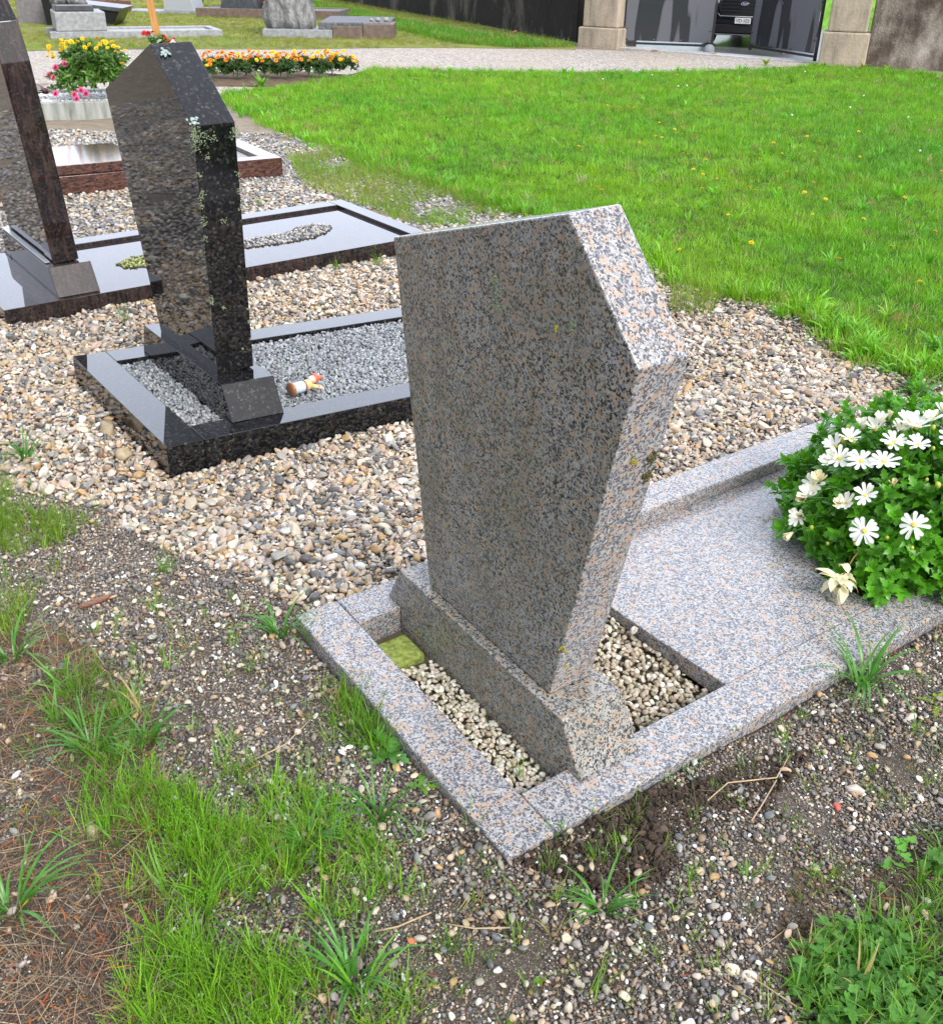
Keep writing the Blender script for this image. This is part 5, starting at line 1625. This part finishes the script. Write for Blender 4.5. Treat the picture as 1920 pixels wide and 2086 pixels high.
def wall(name, A, Bp, h, t, mat, label):
    A, Bp = np.array(A), np.array(Bp)
    L_ = float(np.linalg.norm(Bp - A))
    o = empty(name, loc(A[0], A[1], 0, math.atan2(*(Bp - A)[::-1])), label, 'wall')
    link('wall_body', box('wall_body', 0, L_, 0, t, -.2, h, .02), mat, o)
    link('coping', box('coping', -.02, L_ + .02, -.05, t + .05, h + .001, h + .10, .02), M_sand, o)
    return o
wall('boundary_wall', (-6.2, 40.9), (1.93, 22.05), 2.1, .4, M_wallL, 'black-stained plaster boundary wall behind the grass strip')
wall('boundary_wall', (6.35, 18.0), (16, 14.6), 2.1, .4, M_wallR, 'rough brown and grey rendered wall right of the gate pillar')
def pillar(P, rz, w, d, hb, h, label):
    o = empty('gate_pillar', loc(P[0], P[1], 0, rz), label, 'gate pillar', 'stone pillars of the gate')
    link('base', box('base', -w / 2 - .06, w / 2 + .06, -.05, d + .05, -.1, hb, .025, 3), M_sand, o)
    link('shaft', box('shaft', -w / 2, w / 2, 0, d, hb + .002, h, .03, 3), M_sand, o)
    link('cap', box('cap', -w / 2 - .1, w / 2 + .1, -.1, d + .1, h + .002, h + .18, .03, 3), M_sand, o)
    return o
pl = np.array([1.93, 20.72]) ; pr = np.array([2.60, 20.45])
pillar(((1.88 + 2.62) / 2, (21.05 + 20.55) / 2), math.atan2(-.5, .74), .74, .7, .34, 2.3, 'left sandstone gate pillar beside the black-stained wall')
pillar((5.98, 18.02), math.atan2(-.32, .94), .62, .6, .50, 2.3, 'right sandstone gate pillar with a tall base block')
q = N('grey_painted_sheet')
co = q.coord()
wet = q.ramp(q.noise(q.mapping(co, (1.35, 1, .16)), 2.3, 2, .4), [(.50, 0), (.53, 1)])
c = q.mix(wet, (.115, .12, .135), (.030, .032, .038))
M_sheet = q.fin(c, q.ramp(wet, [(0, .5), (1, .22)]), .5)
M_frame = plain('dark_gate_paint', (.022, .023, .028), .4)
M_bolt = plain('gate_bolt_steel', (.10, .10, .11), .35, metal=.5)
def gate(A, Bp, label, hinge):
    A, Bp = np.array(A), np.array(Bp)
    L_ = float(np.linalg.norm(Bp - A))
    o = empty('gate_leaf', loc(A[0], A[1], 0, math.atan2(*(Bp - A)[::-1])), label, 'gate', 'leaves of the metal gate')
    H = 1.75
    link('panel', box('panel', .045, L_ - .045, -.012, -.004, .135, H - .05, .001), M_sheet, o)
    m = MB()
    for x0, x1, z0, z1 in [(0, .042, .03, H), (L_ - .042, L_, .03, H), (.043, L_ - .043, .07, .11), (.043, L_ - .043, H - .05, H), (.043, L_ - .043, .9, .94)]:
        m.boxx(x0, x1, 0.0, .04, z0, z1)
    link('frame', m.me('frame', False), M_frame, o)
    for x, z in [(.10, .16), (.10 + (L_ - .2) / 3, .16), (.10 + 2 * (L_ - .2) / 3, .16), (L_ - .10, .16), (.07, .34), (L_ - .07, .34), (L_ * .45, .85)]:
        m = MB()
        m.ball((x, -.016, z), (.019, .014, .019), 2)
        link('bolt', m.me('bolt'), M_bolt, o)
    hx = .02 if hinge == 0 else L_ - .02
    m = MB()
    m.tube([(hx, .02, -.02), (hx, .02, .4)], .03, 10)
    link('hinge_post', m.me('hinge_post'), M_frame, o)
    return o
gate((2.687, 20.8, 0.0)[:2], (4.33, 20.396, 0.0)[:2], 'left grey metal gate leaf with wet streaks and bolts', 0)
gate((5.013, 20.458, 0.06)[:2], (5.68, 18.525, 0.0)[:2], 'right grey metal gate leaf standing slightly open before the car', 1)
gsx = (4.181, 19.963, 0.0)
m = MB()
m.add(*lathe([(-.02, .10), (.06, .10), (.11, .085), (.14, .05), (.15, .01)], 14))
o = tag(link('gate_stop', m.me('gate_stop'), plain('stop_concrete', (.24, .26, .28), .8)), 'rounded grey concrete stop at the free end of the left gate leaf', 'gate stop')
o.location = gsx

# dark car waiting behind the gate, nose towards the graves
Pc = (6.039, 26.16, 0.0)
dirc = np.array([-.42, -.90])
dirc /= np.linalg.norm(dirc)
NX, NY = 5.02, 21.2
car = empty('parked_car', frame((NX, NY, 0), [(-dirc[1], -dirc[0], 0), (dirc[0], -dirc[1], 0), (0, 0, 1)]), 'dark blue car facing the gap between the gate leaves', 'car')
M_paint = plain('dark_blue_paint', (.012, .014, .022), .15, .6, var=.05)
M_trim = plain('black_plastic_trim', (.012, .012, .013), .5)
M_chrome = plain('chrome_trim', (.7, .7, .72), .12, metal=1., var=.02)
M_glass = plain('dark_window_glass', (.01, .012, .014), .05, .8)
M_rubber = plain('tyre_rubber', (.012, .012, .012), .8)
# local: x to the right of someone facing the nose, y backwards (into the car), z up
def loft(sections):
    """sections: list of (y, [(x,z)...]) all with equal counts, mirrored already"""
    V, Fc = [], []
    k = len(sections[0][1])
    for y, pts in sections:
        V += [(x, y, z) for x, z in pts]
    for i in range(len(sections) - 1):
        for j in range(k):
            Fc.append((i * k + j, i * k + (j + 1) % k, (i + 1) * k + (j + 1) % k, (i + 1) * k + j))
    Fc += [tuple(range(k))[::-1], tuple((len(sections) - 1) * k + j for j in range(k))]
    return V, Fc
def ringp(w, z0, z1, sh):
    return [(-w * .88, z0), (w * .88, z0), (w, z0 + .14), (w, z1 - sh), (w * .82, z1 - .02), (0, z1), (-w * .82, z1 - .02), (-w, z1 - sh), (-w, z0 + .14)]
m = MB()
m.add(*loft([(.0, ringp(.66, .26, .74, .18)), (.06, ringp(.78, .22, .86, .16)), (.25, ringp(.88, .2, .95, .13)), (1.05, ringp(.92, .2, 1.02, .10)), (3.6, ringp(.92, .2, 1.05, .10)), (4.2, ringp(.86, .25, 1.0, .12)), (4.35, ringp(.7, .35, .9, .15))]))
link('body', m.me('body'), M_paint, car)
m = MB()
m.add(*loft([(1.0, ringp(.80, .99, 1.04, .02)), (1.75, ringp(.70, 1.0, 1.58, .12)), (3.2, ringp(.68, 1.0, 1.60, .12)), (4.1, ringp(.72, .98, 1.06, .02))]))
link('cabin_glass', m.me('cabin_glass'), M_glass, car)
m = MB()
m.add(*loft([(1.75, ringp(.66, 1.585, 1.62, .01)), (3.2, ringp(.66, 1.60, 1.64, .01))]))
link('roof', m.me('roof'), M_paint, car)
link('grille', prism('grille', [(-.44, .56), (.44, .56), (.52, .74), (.40, .86), (-.40, .86), (-.52, .74)], -.02, .03, 1, .01), M_trim, car)
for z, w in ((.545, .50), (.872, .44)):
    m = MB()
    m.tube([(-w, -.0, z + .05 * (1 if z < .7 else -1)), (-w * .9, -.03, z), (w * .9, -.03, z), (w, -.0, z + .05 * (1 if z < .7 else -1))], .011, 6)
    link('chrome_strip', m.me('chrome_strip'), M_chrome, car)
for z in (.62, .68, .74, .80):
    m = MB()
    m.boxx(-.43, .43, -.028, -.021, z - .008, z + .008)
    link('grille_bar', m.me('grille_bar', False), M_paint, car)
link('lower_intake', box('lower_intake', -.55, .55, -.015, .05, .26, .40, .01), M_trim, car)
m = MB()
m.tube([(-.66, -.01, .235), (-.5, -.03, .23), (.5, -.03, .23), (.66, -.01, .235)], .010, 6)
link('bumper_lip', m.me('bumper_lip'), plain('lip_grey', (.16, .16, .17), .3), car)
# badge and number plate; x runs to the viewer's left, so lettering is set on the front face
bd = MB()
V, Fc = lathe([(0, .073), (.006, .073), (.010, .064)], 28)
V = np.array(V)
bd.add(np.stack([V[:, 0], -.032 - V[:, 2], .765 + V[:, 1] * .42], 1), [q_[::-1] for q_ in Fc])
def text(s, size, par, mat, P, shear=0., sx=1.):
    cu = bpy.data.curves.new('lettering', 'FONT')
    cu.body = s
    cu.size = size
    cu.shear = shear
    cu.align_x, cu.align_y = 'CENTER', 'CENTER'
    cu.extrude = .0012
    to = bpy.data.objects.new('lettering', cu)
    COL.objects.link(to)
    me = bpy.data.meshes.new_from_object(to)
    bpy.data.objects.remove(to)
    o = link('lettering', me, mat, par)
    o.rotation_euler = (R(90), 0, 0)
    o.scale = (sx, 1, 1)
    o.location = P
    return o
BX = 0.0 + .0
bdo = link('badge', bd.me('badge', False), plain('badge_blue', (.01, .03, .16), .2, var=.02), car)
rim = MB()
rim.tube([(.073 * math.cos(a), -.041, .765 + .0307 * math.sin(a)) for a in np.linspace(0, 2 * math.pi, 29)], .0035, 5, False)
link('badge_rim', rim.me('badge_rim'), M_chrome, bdo)
text('Ford', .05, bdo, plain('badge_white', (.8, .8, .82), .3, var=.02), (0, -.044, .765), .25)
pt_ = link('number_plate', box('number_plate', -.15, .15, -.048, -.036, .425, .525, .004), plain('plate_white', (.78, .78, .76), .4, var=.02), car)
text('VD\u00b7103', .088, pt_, plain('plate_black', (.015, .015, .015), .5), (0, -.0495, .475), 0, .95)
for s_ in (-1, 1):
    o = link('headlight', prism('headlight', [(s_ * .50, .72), (s_ * .84, .80), (s_ * .86, .88), (s_ * .52, .85)][::s_], .02, .14, 1, .01), plain('lamp_glass', (.45, .47, .5), .08, .8), car)
    for yy in (.85, 3.45):
        m = MB()
        V, Fc = lathe([(0, .2), (0, .30), (.03, .33), (.19, .33), (.22, .30), (.22, .2)], 24)
        V = np.array(V)
        m.add(np.stack([s_ * (.72 + V[:, 2] * .9), yy + V[:, 0], .33 + V[:, 1]], 1), Fc)
        w_ = link('wheel', m.me('wheel'), M_rubber, car)
        m = MB()
        V, Fc = lathe([(.0, .01), (.0, .21), (.02, .21)], 20)
        V = np.array(V)
        m.add(np.stack([s_ * (.905 + V[:, 2]), yy + V[:, 0], .33 + V[:, 1]], 1), Fc)
        link('rim', m.me('rim'), M_chrome, w_)
# green bank across the road, outside the gate
bk_ = tag(link('bank', prism('bank', [(27, 0), (31, 1.5), (60, 3.), (60, -.2), (27, -.2)], 2.5, 40, 0, 0), plain('bank_grass', (.12, .26, .03), .9, .1, var=.4, scale=3)), kind='structure')
